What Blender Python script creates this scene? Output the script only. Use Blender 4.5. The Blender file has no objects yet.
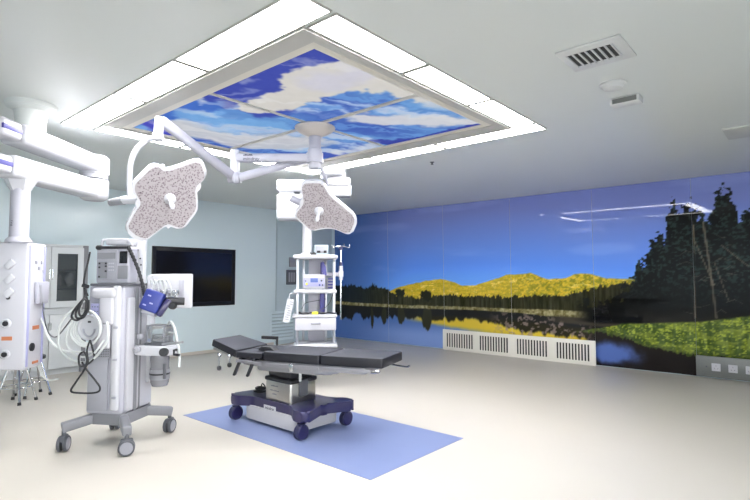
import bpy, bmesh, math, random
import numpy as np
from mathutils import Vector, Matrix, Euler
PI = math.pi
sc = bpy.context.scene
COL = sc.collection

# ------------------------------------------------------------ camera, world, lights, exposure
H = 3.04                       # ceiling height
XM, YT = 9.09, 9.25            # mural wall plane, display wall plane
YAW, PITCH, FPX = .856, .0542, 510.07
cam = bpy.data.cameras.new('camera'); camo = bpy.data.objects.new('camera', cam); COL.objects.link(camo)
cam.sensor_width = 36; cam.lens = FPX/750*36; cam.clip_start = .05; cam.clip_end = 100
camo.location = (0, 0, 1.5); camo.rotation_euler = (PI/2+PITCH, 0, -YAW)
sc.camera = camo
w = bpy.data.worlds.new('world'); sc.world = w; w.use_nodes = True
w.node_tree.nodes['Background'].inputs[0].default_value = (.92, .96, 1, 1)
w.node_tree.nodes['Background'].inputs[1].default_value = 12.0      # fill daylight entering by the windows added behind the viewer
# sky with a horizon band brightened to light the far walls through the added windows
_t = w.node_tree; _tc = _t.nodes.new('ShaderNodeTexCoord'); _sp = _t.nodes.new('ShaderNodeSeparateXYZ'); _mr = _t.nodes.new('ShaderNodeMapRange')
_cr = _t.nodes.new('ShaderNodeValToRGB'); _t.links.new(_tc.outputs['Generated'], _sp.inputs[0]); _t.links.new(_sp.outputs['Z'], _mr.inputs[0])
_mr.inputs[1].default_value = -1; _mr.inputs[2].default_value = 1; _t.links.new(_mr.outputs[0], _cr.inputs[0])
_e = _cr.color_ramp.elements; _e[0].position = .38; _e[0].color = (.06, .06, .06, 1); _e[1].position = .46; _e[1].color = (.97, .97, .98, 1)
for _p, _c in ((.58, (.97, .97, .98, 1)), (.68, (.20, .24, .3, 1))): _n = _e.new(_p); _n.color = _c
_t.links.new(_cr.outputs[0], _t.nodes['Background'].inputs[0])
sc.view_settings.view_transform = 'Standard'; sc.view_settings.look = 'None'
sc.view_settings.gamma = 1; sc.view_settings.use_curve_mapping = False
sc.view_settings.exposure = 0.42
STRIP = 27.0                   # emission of the ceiling light panels
SKYGLOW = .62                  # the backlit sky panels

# ------------------------------------------------------------ measured points -> places
_F = Vector((math.sin(YAW)*math.cos(PITCH), math.cos(YAW)*math.cos(PITCH), math.sin(PITCH)))
_R = Vector((math.cos(YAW), -math.sin(YAW), 0)); _U = _R.cross(_F)
EYE = Vector((0, 0, 1.5))
def ray(x, y): return _F + _R*((x-375)/FPX) + _U*((250-y)/FPX)
def on_z(x, y, z): r = ray(x, y); return EYE + r*((z-1.5)/r.z)
def on_x(x, y, X): r = ray(x, y); return EYE + r*(X/r.x)
def on_y(x, y, Y): r = ray(x, y); return EYE + r*(Y/r.y)
def on_d(x, y, d): return EYE + ray(x, y)*d

# ------------------------------------------------------------ materials
def lin(c):
    c = np.asarray(c, float)/255.
    return np.where(c <= .04045, c/12.92, ((c+.055)/1.055)**2.4)
def mat(name, rgb, rough=.5, metal=0., noise=0., nscale=6., bump=0., emis=0., coat=0., spec=.5, trans=0., alpha=1.):
    m = bpy.data.materials.new(name); m.use_nodes = True; nt = m.node_tree; b = nt.nodes['Principled BSDF']
    c = [float(v) for v in lin(rgb)]+[1]
    b.inputs['Base Color'].default_value = c; b.inputs['Roughness'].default_value = rough
    b.inputs['Metallic'].default_value = metal; b.inputs['Specular IOR Level'].default_value = spec
    b.inputs['Coat Weight'].default_value = coat; b.inputs['Coat Roughness'].default_value = .04
    b.inputs['Transmission Weight'].default_value = trans; b.inputs['Alpha'].default_value = alpha
    if emis:
        b.inputs['Emission Color'].default_value = c; b.inputs['Emission Strength'].default_value = emis
    tc = nt.nodes.new('ShaderNodeTexCoord'); n = nt.nodes.new('ShaderNodeTexNoise')
    n.inputs['Scale'].default_value = nscale; n.inputs['Detail'].default_value = 4
    nt.links.new(tc.outputs['Object'], n.inputs['Vector'])
    amt = noise if noise else .03
    mx = nt.nodes.new('ShaderNodeMix'); mx.data_type = 'RGBA'
    mx.inputs[6].default_value = [v*(1-amt) for v in c[:3]]+[1]; mx.inputs[7].default_value = [min(1, v*(1+amt)) for v in c[:3]]+[1]
    nt.links.new(n.outputs['Fac'], mx.inputs[0]); nt.links.new(mx.outputs[2], b.inputs['Base Color'])
    if bump:
        bp = nt.nodes.new('ShaderNodeBump'); bp.inputs['Strength'].default_value = bump; bp.inputs['Distance'].default_value = .01
        nt.links.new(n.outputs['Fac'], bp.inputs['Height']); nt.links.new(bp.outputs[0], b.inputs['Normal'])
    return m
M = {}
M['wall'] = mat('enamel_wall_panel', (214, 229, 235), .16, noise=.03, nscale=1.2, spec=.5)
M['wall_seam'] = mat('wall_seam', (172, 188, 194), .4)
M['ceil'] = mat('ceiling_panel', (216, 220, 218), .32, noise=.02, nscale=.8, spec=.4)
M['floor'] = mat('vinyl_floor', (200, 194, 185), .3, noise=.035, nscale=1.1, spec=.25)
M['blue_floor'] = mat('blue_vinyl', (128, 141, 182), .35, noise=.04, nscale=3)
M['frame'] = mat('cream_frame', (186, 185, 180), .45)
M['white'] = mat('white_plastic', (184, 184, 191), .3)
M['white_b'] = mat('white_enamel', (190, 191, 197), .25)
M['offwhite'] = mat('cool_white_plastic', (168, 168, 179), .35)
M['grey'] = mat('grey_plastic', (124, 125, 131), .4)
M['lgrey'] = mat('light_grey_plastic', (150, 151, 159), .4)
M['dgrey'] = mat('dark_grey_plastic', (84, 86, 92), .45)
M['black'] = mat('black_rubber', (26, 27, 32), .45)
M['lens'] = mat('clear_lens', (214, 208, 212), .2)
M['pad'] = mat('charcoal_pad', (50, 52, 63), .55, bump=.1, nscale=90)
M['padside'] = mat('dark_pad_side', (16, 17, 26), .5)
M['navy'] = mat('navy_plastic', (34, 29, 74), .3, coat=.3)
M['navyw'] = mat('navy_castor_rubber', (40, 41, 72), .4)
M['steel'] = mat('brushed_steel', (188, 186, 182), .28, metal=1, noise=.06, nscale=25)
M['alu'] = mat('anodised_aluminium', (178, 180, 186), .35, metal=.8)
M['chrome'] = mat('chrome', (205, 207, 210), .12, metal=1)
M['satin'] = mat('satin_metal', (140, 140, 146), .38, metal=.6)
M['cabinet'] = mat('cabinet_white', (206, 210, 213), .3)
M['fixture'] = mat('ceiling_fixture_white', (206, 208, 208), .4)
M['airwhite'] = mat('air_slat_white', (232, 228, 220), .35)
M['skirt'] = mat('silver_plastic', (184, 182, 184), .35)
M['blue'] = mat('cobalt_blue_plastic', (42, 54, 128), .4)
M['purple'] = mat('indigo_plastic', (68, 66, 138), .4)
M['lilac'] = mat('lilac_trim', (160, 161, 200), .35)
M['orange'] = mat('orange_label', (176, 108, 72), .5)
M['yellow'] = mat('yellow_label', (214, 208, 72), .5)
M['screen'] = mat('dark_screen', (22, 22, 28), .12, spec=.5)
M['bluescreen'] = mat('blue_screen', (74, 92, 150), .2, emis=.3)
M['tube'] = mat('white_tubing', (194, 198, 198), .3)
M['glassy'] = mat('tinted_cabinet_glass', (60, 68, 72), .08, spec=.6, alpha=.4)
M['clear'] = mat('clear_plastic', (222, 226, 230), .06, trans=.85)
M['canister'] = mat('smoky_plastic', (158, 158, 164), .12, trans=.45)
M['paper'] = mat('white_sheet', (196, 198, 203), .6)
M['slot'] = mat('slot_shadow', (48, 50, 50), .7)
M['plategrey'] = mat('grey_socket_plate', (112, 115, 114), .4, metal=.3)
M['ink'] = mat('dark_ink', (44, 44, 58), .6)
M['light'] = mat('lit_diffuser', (255, 255, 255), .5)
b_ = M['light'].node_tree.nodes['Principled BSDF']; b_.inputs['Emission Color'].default_value = (1, .985, .97, 1); b_.inputs['Emission Strength'].default_value = STRIP
# lamp face : grainy cluster of small lenses
def lampface():
    m = M['lampface'] = mat('led_lens_field', (214, 206, 210), .3); nt = m.node_tree; b = nt.nodes['Principled BSDF']
    tc = nt.nodes.new('ShaderNodeTexCoord'); v = nt.nodes.new('ShaderNodeTexVoronoi'); v.inputs['Scale'].default_value = 62
    nt.links.new(tc.outputs['Object'], v.inputs['Vector'])
    v2 = nt.nodes.new('ShaderNodeTexVoronoi'); v2.inputs['Scale'].default_value = 24
    nt.links.new(tc.outputs['Object'], v2.inputs['Vector'])
    r = nt.nodes.new('ShaderNodeValToRGB'); r.color_ramp.elements[0].position = .2; r.color_ramp.elements[0].color = (.13, .10, .12, 1)
    r.color_ramp.elements[1].position = .50; r.color_ramp.elements[1].color = (.30, .275, .29, 1)
    r2_ = nt.nodes.new('ShaderNodeValToRGB'); r2_.color_ramp.elements[0].position = .10; r2_.color_ramp.elements[0].color = (.25, .2, .24, 1)
    r2_.color_ramp.elements[1].position = .17; r2_.color_ramp.elements[1].color = (1, 1, 1, 1)
    nt.links.new(v.outputs['Distance'], r.inputs['Fac']); nt.links.new(v2.outputs['Distance'], r2_.inputs['Fac'])
    x = nt.nodes.new('ShaderNodeMix'); x.data_type = 'RGBA'; x.blend_type = 'MULTIPLY'; x.inputs[0].default_value = 1
    nt.links.new(r.outputs[0], x.inputs[6]); nt.links.new(r2_.outputs[0], x.inputs[7]); nt.links.new(x.outputs[2], b.inputs['Base Color'])
lampface()
def attr_mat(name, rough, glow=0., coat=0., gain=1.):
    m = bpy.data.materials.new(name); m.use_nodes = True; nt = m.node_tree; b = nt.nodes['Principled BSDF']
    a = nt.nodes.new('ShaderNodeVertexColor'); a.layer_name = 'print'
    g = nt.nodes.new('ShaderNodeVectorMath'); g.operation = 'SCALE'; g.inputs['Scale'].default_value = gain
    nt.links.new(a.outputs['Color'], g.inputs[0])
    nt.links.new(g.outputs[0], b.inputs['Base Color']); b.inputs['Roughness'].default_value = rough
    b.inputs['Coat Weight'].default_value = coat; b.inputs['Coat Roughness'].default_value = .02; b.inputs['Specular IOR Level'].default_value = 0
    if glow:
        nt.links.new(a.outputs['Color'], b.inputs['Emission Color']); b.inputs['Emission Strength'].default_value = glow
    return m
M['mural'] = attr_mat('glass_mural_print', .4, coat=.5, gain=1.75)
M['skyprint'] = attr_mat('backlit_sky_print', .5, glow=SKYGLOW, gain=.3)

# ------------------------------------------------------------ mesh helpers
def add_box(bm, c, s, rot=None, bev=0., seg=2, mi=0, taper=None):
    r = bmesh.ops.create_cube(bm, size=1.)
    vs = r['verts']
    for v in vs:
        v.co = Vector((v.co.x*s[0], v.co.y*s[1], v.co.z*s[2]))
        if taper and v.co.z > 0: v.co.x *= taper[0]; v.co.y *= taper[1]
    fs = list({f for v in vs for f in v.link_faces})
    for f in fs: f.material_index = mi
    if bev > 0:
        es = list({e for v in vs for e in v.link_edges})
        out = bmesh.ops.bevel(bm, geom=es, offset=min(bev, min(s)*.49), segments=seg, profile=.5, affect='EDGES', clamp_overlap=True)
        allv = {v for f in out['faces'] for v in f.verts} | {v for v in vs if v.is_valid}
        for f in out['faces']: f.material_index = mi
        vs = list(allv)
    m = Matrix.Translation(Vector(c))
    if rot is not None: m = m @ (rot if isinstance(rot, Matrix) else Euler(rot).to_matrix()).to_4x4()
    bmesh.ops.transform(bm, matrix=m, verts=vs)
    return bm
def frame_of(t):
    t = t.normalized(); a = Vector((0, 0, 1)) if abs(t.z) < .95 else Vector((1, 0, 0))
    x = a.cross(t).normalized(); return x, t.cross(x).normalized()
def add_cyl(bm, p0, p1, r0, r1=None, n=20, mi=0, cap=True):
    p0, p1 = Vector(p0), Vector(p1); r1 = r0 if r1 is None else r1
    x, y = frame_of(p1-p0); rings = []
    for p, r in ((p0, r0), (p1, r1)):
        rings.append([bm.verts.new(p+x*(r*math.cos(2*PI*i/n))+y*(r*math.sin(2*PI*i/n))) for i in range(n)])
    for i in range(n):
        f = bm.faces.new((rings[0][i], rings[0][(i+1) % n], rings[1][(i+1) % n], rings[1][i])); f.material_index = mi
    if cap:
        f = bm.faces.new(rings[0][::-1]); f.material_index = mi
        f = bm.faces.new(rings[1]); f.material_index = mi
    return bm
def add_lathe(bm, o, axis, prof, n=28, mi=0):
    o = Vector(o); ax = Vector(axis).normalized(); x, y = frame_of(ax); rings = []
    for r, h in prof:
        if r < 1e-6: rings.append([bm.verts.new(o+ax*h)])
        else: rings.append([bm.verts.new(o+ax*h+x*(r*math.cos(2*PI*i/n))+y*(r*math.sin(2*PI*i/n))) for i in range(n)])
    for a, b in zip(rings, rings[1:]):
        for i in range(n):
            j = (i+1) % n
            if len(a) == 1 and len(b) == 1: continue
            if len(a) == 1: f = bm.faces.new((a[0], b[j], b[i]))
            elif len(b) == 1: f = bm.faces.new((a[i], a[j], b[0]))
            else: f = bm.faces.new((a[i], a[j], b[j], b[i]))
            f.material_index = mi
    if len(rings[0]) > 1: bm.faces.new(rings[0][::-1]).material_index = mi
    if len(rings[-1]) > 1: bm.faces.new(rings[-1]).material_index = mi
    return bm
def catmull(pts, k=6, closed=False):
    P = [Vector(p) for p in pts]; out = []; n = len(P)
    if n < 3: return P
    for i in range(n if closed else n-1):
        p0 = P[(i-1) % n] if closed or i > 0 else P[0]; p1 = P[i]; p2 = P[(i+1) % n]
        p3 = P[(i+2) % n] if closed or i+2 < n else P[-1]
        for j in range(k):
            t = j/k
            out.append(.5*((2*p1)+(-p0+p2)*t+(2*p0-5*p1+4*p2-p3)*t*t+(-p0+3*p1-3*p2+p3)*t**3))
    if not closed: out.append(P[-1])
    return out
def add_tube(bm, pts, r, n=8, smooth=True, k=6, mi=0, closed=False):
    P = catmull(pts, k, closed) if smooth else [Vector(p) for p in pts]
    rings = []; px = None; m = len(P)
    for i, p in enumerate(P):
        t = (P[(i+1) % m]-P[i-1]) if closed else (P[min(i+1, m-1)]-P[max(i-1, 0)])
        if t.length < 1e-9: t = Vector((0, 0, 1))
        t.normalize()
        if px is None: px, _ = frame_of(t)
        px = (px-t*px.dot(t)); px = px.normalized() if px.length > 1e-6 else frame_of(t)[0]
        y = t.cross(px)
        rings.append([bm.verts.new(p+px*(r*math.cos(2*PI*a/n))+y*(r*math.sin(2*PI*a/n))) for a in range(n)])
    pairs = list(zip(rings, rings[1:]))
    if closed: pairs.append((rings[-1], rings[0]))
    for a, b in pairs:
        for i in range(n):
            j = (i+1) % n; f = bm.faces.new((a[i], a[j], b[j], b[i])); f.material_index = mi
    if not closed:
        bm.faces.new(rings[0][::-1]).material_index = mi; bm.faces.new(rings[-1]).material_index = mi
    return bm
def add_prism(bm, poly, z0, z1, bev=0., seg=2, mi=0, mat4=None):
    a = [bm.verts.new((x, y, z0)) for x, y in poly]; b = [bm.verts.new((x, y, z1)) for x, y in poly]
    fs = [bm.faces.new(a[::-1]), bm.faces.new(b)]; n = len(poly)
    for i in range(n): fs.append(bm.faces.new((a[i], a[(i+1) % n], b[(i+1) % n], b[i])))
    for f in fs: f.material_index = mi
    vs = a+b
    if bev:
        es = [e for f in fs[:2] for e in f.edges]
        out = bmesh.ops.bevel(bm, geom=es, offset=bev, segments=seg, profile=.5, affect='EDGES', clamp_overlap=True)
        vs = list({v for f in out['faces'] for v in f.verts} | {v for v in vs if v.is_valid})
    if mat4 is not None: bmesh.ops.transform(bm, matrix=mat4, verts=vs)
    return bm
def beam_rot(a, b):
    x = (Vector(b)-Vector(a)).normalized(); up = Vector((0, 0, 1)); y = up.cross(x).normalized(); z = x.cross(y)
    return Matrix((x, y, z)).transposed()
def add_beam(bm, a, b, wd, ht, bev=.01, ext=0., mi=0):
    a, b = Vector(a), Vector(b); L = (b-a).length+2*ext
    return add_box(bm, (a+b)/2, (L, wd, ht), beam_rot(a, b), bev, 3, mi)
def B(): return bmesh.new()
def obj(name, bm, m, parent=None, mats=None, smooth=True, angle=.6):
    me = bpy.data.meshes.new(name)
    bmesh.ops.recalc_face_normals(bm, faces=bm.faces)
    bm.to_mesh(me); bm.free()
    for mm in (mats or [m]): me.materials.append(M[mm] if isinstance(mm, str) else mm)
    if smooth:
        me.shade_smooth(); me.set_sharp_from_angle(angle=angle)
    o = bpy.data.objects.new(name, me); COL.objects.link(o)
    if parent is not None: o.parent = parent
    return o
def tag(o, label=None, cat=None, group=None, kind=None):
    if label: o['label'] = label
    if cat: o['category'] = cat
    if group: o['group'] = group
    if kind: o['kind'] = kind
    return o
def thing(name, label, cat, loc=(0, 0, 0), rz=0., group=None):
    o = bpy.data.objects.new(name, None); COL.objects.link(o); o.location = loc; o.rotation_euler = (0, 0, rz)
    o.empty_display_size = .1
    return tag(o, label, cat, group)
def struct(name, bm, m, parent=None, **k):
    o = obj(name, bm, m, parent, **k)
    if parent is None: o['kind'] = 'structure'
    return o
def text_mesh(name, s, size, m, parent, mat4, ext=.0008, align='CENTER', shear=0.):
    cu = bpy.data.curves.new(name, 'FONT'); cu.body = s; cu.size = size; cu.extrude = ext
    cu.align_x = align; cu.align_y = 'CENTER'; cu.shear = shear; cu.resolution_u = 2
    t = bpy.data.objects.new(name, cu); COL.objects.link(t)
    dg = bpy.context.evaluated_depsgraph_get(); me = bpy.data.meshes.new_from_object(t.evaluated_get(dg))
    bpy.data.objects.remove(t); me.materials.clear(); me.materials.append(M[m]); me.transform(mat4)
    o = bpy.data.objects.new(name, me); COL.objects.link(o); o.parent = parent
    return o
def worn_print(name, widths, h, m, parent, mat4):
    # a line of small print too fine to read: a row of little slanted marks
    bm = bmesh.new(); x = -sum(widths)/2-.15*h*len(widths)/2
    for i, w_ in enumerate(widths):
        q = [(x, -h/2), (x+w_, -h/2), (x+w_+.2*h, h*(.5 if i % 3 else .2)), (x+.2*h, h*(.5 if i % 3 else .2))]
        add_prism(bm, q, -.0005, .0008, mat4=mat4); x += w_+.15*h
    return obj(name, bm, m, parent, smooth=False)
def basis(o, x, y):
    x = Vector(x).normalized(); z = x.cross(Vector(y)).normalized(); y = z.cross(x)
    return Matrix.Translation(Vector(o)) @ Matrix((x, y, z)).transposed().to_4x4()

# ------------------------------------------------------------ noise for the printed pictures
rs = np.random.RandomState(7)
LAT = rs.rand(256, 256)
def vnoise(x, y):
    xi = np.floor(x).astype(int); yi = np.floor(y).astype(int); fx = x-xi; fy = y-yi
    fx = fx*fx*(3-2*fx); fy = fy*fy*(3-2*fy)
    g = lambda i, j: LAT[i % 256, j % 256]
    return (g(xi, yi)*(1-fx)+g(xi+1, yi)*fx)*(1-fy)+(g(xi, yi+1)*(1-fx)+g(xi+1, yi+1)*fx)*fy
def fbm(x, y, oct=5):
    v = 0; a = .5; t = 0
    for i in range(oct): v = v+a*vnoise(x*2**i+i*17.3, y*2**i+i*9.1); t += a; a *= .5
    return v/t
def sstep(a, b, x): t = np.clip((x-a)/(b-a), 0, 1); return t*t*(3-2*t)
def mixc(c, d, t): return c*(1-t[..., None])+np.asarray(d, float)*t[..., None]
def grid_mesh(name, pts, cols, m, parent=None, back=None):
    """pts (n,m,3) front vertices, cols (n,m,3) sRGB 0..255; a slab with its own thickness toward back"""
    n, k = pts.shape[:2]
    V = pts.reshape(-1, 3); idx = np.arange(n*k).reshape(n, k)
    F = np.stack([idx[:-1, :-1], idx[1:, :-1], idx[1:, 1:], idx[:-1, 1:]], -1).reshape(-1, 4)
    off = np.array(back, float)
    cor = [idx[0, 0], idx[-1, 0], idx[-1, -1], idx[0, -1]]
    bv = V[cor]+off; nb = len(V); V2 = np.vstack([V, bv, V[cor]])
    extra = [(nb, nb+3, nb+2, nb+1)]
    for i in range(4): extra.append((nb+4+i, nb+4+(i+1) % 4, nb+(i+1) % 4, nb+i)[::-1])
    me = bpy.data.meshes.new(name); me.from_pydata(V2.tolist(), [], F.tolist()+extra)
    ca = me.color_attributes.new('print', 'FLOAT_COLOR', 'POINT')
    c = np.ones((len(V2), 4)); c[:len(V), :3] = lin(np.clip(cols, 0, 255).reshape(-1, 3)); c[len(V):, :3] = .35
    ca.data.foreach_set('color', c.ravel().astype(np.float32)); me.materials.append(M[m])
    o = bpy.data.objects.new(name, me); COL.objects.link(o)
    if parent is not None: o.parent = parent
    return o

# ============================================================ STRUCTURE
X0, Y0 = -2.3, -1.3
struct('floor', add_box(B(), ((X0+XM)/2, (Y0+YT)/2, -.05), (XM-X0+.4, YT-Y0+.4, .1)), 'floor')
struct('ceiling', add_box(B(), ((X0+XM)/2, (Y0+YT)/2, H+.05), (XM-X0+.4, YT-Y0+.4, .1)), 'ceil')
struct('wall_right', add_box(B(), (XM+.16, (Y0+YT)/2, H/2), (.2, YT-Y0, H)), 'wall')
struct('wall_back', add_box(B(), ((X0+XM)/2, YT+.1, H/2), (XM-X0+.4, .2, H)), 'wall')
WZ0, WZ1 = .85, 2.55
def wall_with_added_windows(name, along, a0, a1, fixed, holes):
    bm = B()
    def seg(p, q, z0, z1):
        c, d = (p+q)/2, q-p
        if along == 'x': add_box(bm, (c, fixed, (z0+z1)/2), (d, .2, z1-z0))
        else: add_box(bm, (fixed, c, (z0+z1)/2), (.2, d, z1-z0))
    seg(a0, a1, 0, WZ0); seg(a0, a1, WZ1, H); e = [a0]+[v for h in holes for v in h]+[a1]
    for p, q in zip(e[::2], e[1::2]): seg(p, q, WZ0, WZ1)
    struct(name, bm, 'wall', smooth=False)
nwin = [0]
def added_window(along, p, q, fixed):  # openings added behind the viewer to brighten the far walls and mural
    nwin[0] += 1; c, d = (p+q)/2, q-p; h = WZ1-WZ0; zc = (WZ0+WZ1)/2
    def bxx(bm, u, z, su, sz, t):
        add_box(bm, (c+u, fixed, z) if along == 'x' else (fixed, c+u, z), (su, t, sz) if along == 'x' else (t, su, sz))
    bm = B()
    for s in (-1, 1): bxx(bm, s*(d/2-.03), zc, .06, h, .10); bxx(bm, 0, zc+s*(h/2-.03), d-.12, .06, .10)
    bxx(bm, 0, zc, .05, h-.12, .08)
    f = struct('added_window_%d' % nwin[0], bm, 'frame', smooth=False)
    bm = B(); bxx(bm, 0, zc, d-.12, h-.12, .006); obj('pane', bm, 'added_winglass', f, smooth=False)
M['added_winglass'] = mat('added_window_glass', (235, 245, 245), .05, alpha=.10)
wall_with_added_windows('wall_left', 'y', Y0, YT, X0-.1, [(-1.05, 1.5)]); added_window('y', -1.05, 1.5, X0-.1)
fh = [(-2.0, 0.0), (.15, 2.15), (2.3, 4.3)]
wall_with_added_windows('wall_front', 'x', X0-.2, XM+.2, Y0-.1, fh)
for p, q in fh: added_window('x', p, q, Y0-.1)
# coved skirting of the display wall and the slightly proud corner panel beside the mural
bm = B(); add_box(bm, ((X0+7.2)/2, YT-.006, .03), (7.2-X0, .012, .06), bev=.004); struct('baseboard_back', bm, 'floor')
bm = B(); add_box(bm, (8.12, YT-.008, H/2), (1.72, .016, H-.002), bev=.004)
struct('trim_1', bm, mat('corner_panel', (190, 206, 214), .2))
bm = B(); add_box(bm, (7.245, YT-.005, H/2), (.014, .01, H-.01)); struct('trim_2', bm, 'wall_seam')

# blue work zone on the floor
bm = B(); add_prism(bm, [(2.90, 2.56), (4.21, 2.56), (4.21, 5.29), (2.90, 5.29)], .0004, .003)
tag(obj('floor_mat', bm, 'blue_floor', smooth=False), 'pale blue rectangular floor mat lying under the operating table', 'floor mat')

# ============================================================ CEILING LIGHT PANELS AND SKY
def light_panel(x0, x1, y0, y1, label):
    t = thing('ceiling_light_panel', label, 'ceiling light', ((x0+x1)/2, (y0+y1)/2, H), 0, 'light panels framing the sky ceiling')
    a, b = (x1-x0)/2, (y1-y0)/2; bm = B(); e = .012
    for s in (-1, 1):
        add_box(bm, (s*(a-e/2), 0, -.006), (e, 2*b, .012)); add_box(bm, (0, s*(b-e/2), -.006), (2*a-2*e, e, .012))
    obj('frame', bm, 'frame', t, smooth=False)
    obj('diffuser', add_box(B(), (0, 0, -.004), (2*a-2*e, 2*b-2*e, .006)), 'light', t, smooth=False)
LP = [(1.72, 2.0, 2.06, 3.36, 'wide glowing light panel nearest the viewer on the left side of the ceiling square'),
      (1.72, 2.0, 3.385, 4.37, 'middle glowing light panel on the left side of the ceiling square'),
      (1.72, 2.0, 4.395, 5.64, 'glowing light panel at the far left corner of the ceiling square'),
      (2.03, 2.955, 2.06, 2.31, 'long glowing light panel first on the right side of the ceiling square'),
      (2.98, 3.9, 2.06, 2.31, 'middle glowing light panel on the right side of the ceiling square'),
      (3.925, 4.79, 2.06, 2.31, 'short glowing light panel last on the right side, beside the right tip'),
      (4.82, 5.08, 2.06, 3.27, 'thin glowing light panel starting at the right tip of the ceiling square'),
      (4.82, 5.08, 3.295, 4.27, 'thin glowing light panel second from the right tip, on the mural side'),
      (4.82, 5.08, 4.295, 5.64, 'thin glowing light panel behind the lamp mount on the mural side'),
      (2.03, 2.955, 5.39, 5.64, 'thin glowing light panel above the left lamp arm on the display side'),
      (2.98, 3.9, 5.39, 5.64, 'thin glowing light panel crossed by the lamp arm on the display side'),
      (3.925, 4.79, 5.39, 5.64, 'thin glowing light panel behind the central tube on the display side')]
for a in LP: light_panel(*a)
# cream surround, stepped
sx0, sx1, sy0, sy1 = 2.17, 4.57, 2.41, 5.30
bm = B()
def ring(bm, xa, xb, ya, yb, xc, xd, yc, yd, z0, z1):
    for (p, q, r, s) in ((xa, xb, ya, yc), (xa, xb, yd, yb), (xa, xc, yc, yd), (xd, xb, yc, yd)):
        add_box(bm, ((p+q)/2, (r+s)/2, (z0+z1)/2), (q-p, s-r, z1-z0))
ring(bm, 2.015, 4.805, 2.325, 5.375, sx0, sx1, sy0, sy1, H-.020, H-.001)
obj_s = obj('sky_ceiling_surround', bm, 'frame', smooth=False)
tag(obj_s, 'flat cream border between the sky picture and the light panels', 'ceiling frame')
sky = thing('sky_ceiling_picture', 'backlit blue sky and cloud picture in four panes on the ceiling', 'ceiling picture', (0, 0, 0))
bm = B(); ring(bm, sx0+.004, sx1-.004, sy0+.004, sy1-.004, sx0+.075, sx1-.075, sy0+.075, sy1-.075, H-.016, H-.001)
obj('frame', bm, mat('warm_frame', (214, 210, 200), .5), sky, smooth=False)
cxs, cys = 3.40, 3.76
bm = B()
add_box(bm, (cxs, (sy0+sy1)/2, H-.010), (.05, sy1-sy0-.152, .014)); add_box(bm, ((sx0+sx1)/2, cys, H-.0095), (sx1-sx0-.152, .04, .013))
obj('glazing_bar', bm, 'frame', sky, smooth=False)
def cz(pts): return [(on_z(x, y, H).x, on_z(x, y, H).y) for x, y in pts]
def paint_sky(X, Y):
    wx = fbm(X*1.7+3, Y*1.7, 5)-.5+(fbm(X*9, Y*9, 4)-.5)*.35; wy = fbm(X*1.7+40, Y*1.7+11, 5)-.5+(fbm(X*9+50, Y*9, 4)-.5)*.35
    x = X+wx*.55; y = Y+wy*.55
    c = np.zeros(X.shape+(3,))+np.array((98, 142, 202.))
    # bands run along a slant, streaky cirrus
    d = (x*.45+y*.9); e = (x*.9-y*.45)
    c = mixc(c, (72, 100, 180), sstep(.45, .7, fbm(d*1.3, e*.7, 4)))
    st = fbm(e*1.1+5, d*5.5, 5); c = mixc(c, (168, 192, 226), sstep(.48, .66, st)*.8); c = mixc(c, (120, 172, 224), sstep(.5, .6, fbm(e*2.2+30, d*7, 5))*.5)
    def blob(pts, col, amt=1., soft=.12, rr=.3):
        nonlocal c
        best = np.full(X.shape, 9.)
        P = cz([(p[0], p[1]) for p in pts])
        for (ax, ay), (bx, by) in zip(P, P[1:]):
            vx, vy = bx-ax, by-ay; L = vx*vx+vy*vy+1e-9
            t = np.clip(((x-ax)*vx+(y-ay)*vy)/L, 0, 1)
            best = np.minimum(best, np.hypot(x-ax-t*vx, y-ay-t*vy))
        c = mixc(c, col, amt*(1-sstep(rr-soft, rr+soft, best)))
    blob([(312, 46), (262, 72), (222, 92)], (66, 78, 164), 1, .05, .30)
    blob([(262, 100), (282, 112)], (66, 80, 166), 1, .06, .18)
    blob([(275, 104), (300, 94), (345, 72), (385, 80), (410, 88)], (206, 203, 198), 1, .03, .24)
    blob([(240, 74), (262, 66)], (170, 178, 210), .6, .05, .05); blob([(225, 88), (255, 84)], (160, 170, 206), .5, .04, .04)
    blob([(330, 82), (352, 70)], (196, 196, 214), .7, .10, .14)
    blob([(420, 95), (462, 108), (485, 118)], (206, 208, 212), .8, .10, .12)
    blob([(372, 118), (430, 120), (470, 122)], (212, 210, 212), .9, .06, .16)
    blob([(372, 142), (400, 142), (440, 137), (478, 127)], (64, 76, 160), 1, .02, .11)
    blob([(330, 152), (370, 147)], (206, 208, 216), .7, .08, .12)
    blob([(300, 155), (345, 156)], (70, 86, 176), .8, .04, .12)
    blob([(150, 118), (180, 104), (210, 100)], (70, 108, 190), 1, .05, .16); blob([(170, 100), (200, 92)], (206, 204, 204), .9, .04, .07); blob([(190, 112), (240, 122), (280, 126)], (120, 168, 218), .8, .06, .14)
    blob([(180, 128), (240, 140), (290, 142)], (200, 198, 200), .85, .10, .30)
    blob([(140, 122), (152, 130)], (74, 76, 180), 1, .05, .16)
    c = mixc(c, (222, 222, 222), sstep(.60, .72, st)*.35)
    # soft whitening toward the crossing bars, as in the print
    return c+(fbm(X*14, Y*14, 3)-.5)[..., None]*8
g = .075
for (xa, xb) in ((sx0+g, cxs-.025), (cxs+.025, sx1-g)):
    for (ya, yb) in ((sy0+g, cys-.02), (cys+.02, sy1-g)):
        nx, ny = int((xb-xa)/.012), int((yb-ya)/.012)
        X, Y = np.meshgrid(np.linspace(xa, xb, nx), np.linspace(ya, yb, ny), indexing='ij')
        P = np.stack([X, Y, np.full(X.shape, H-.008)], -1)[::-1]
        grid_mesh('sky_pane', P, paint_sky(X, Y)[::-1], 'skyprint', sky, back=(0, 0, .006))

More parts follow.
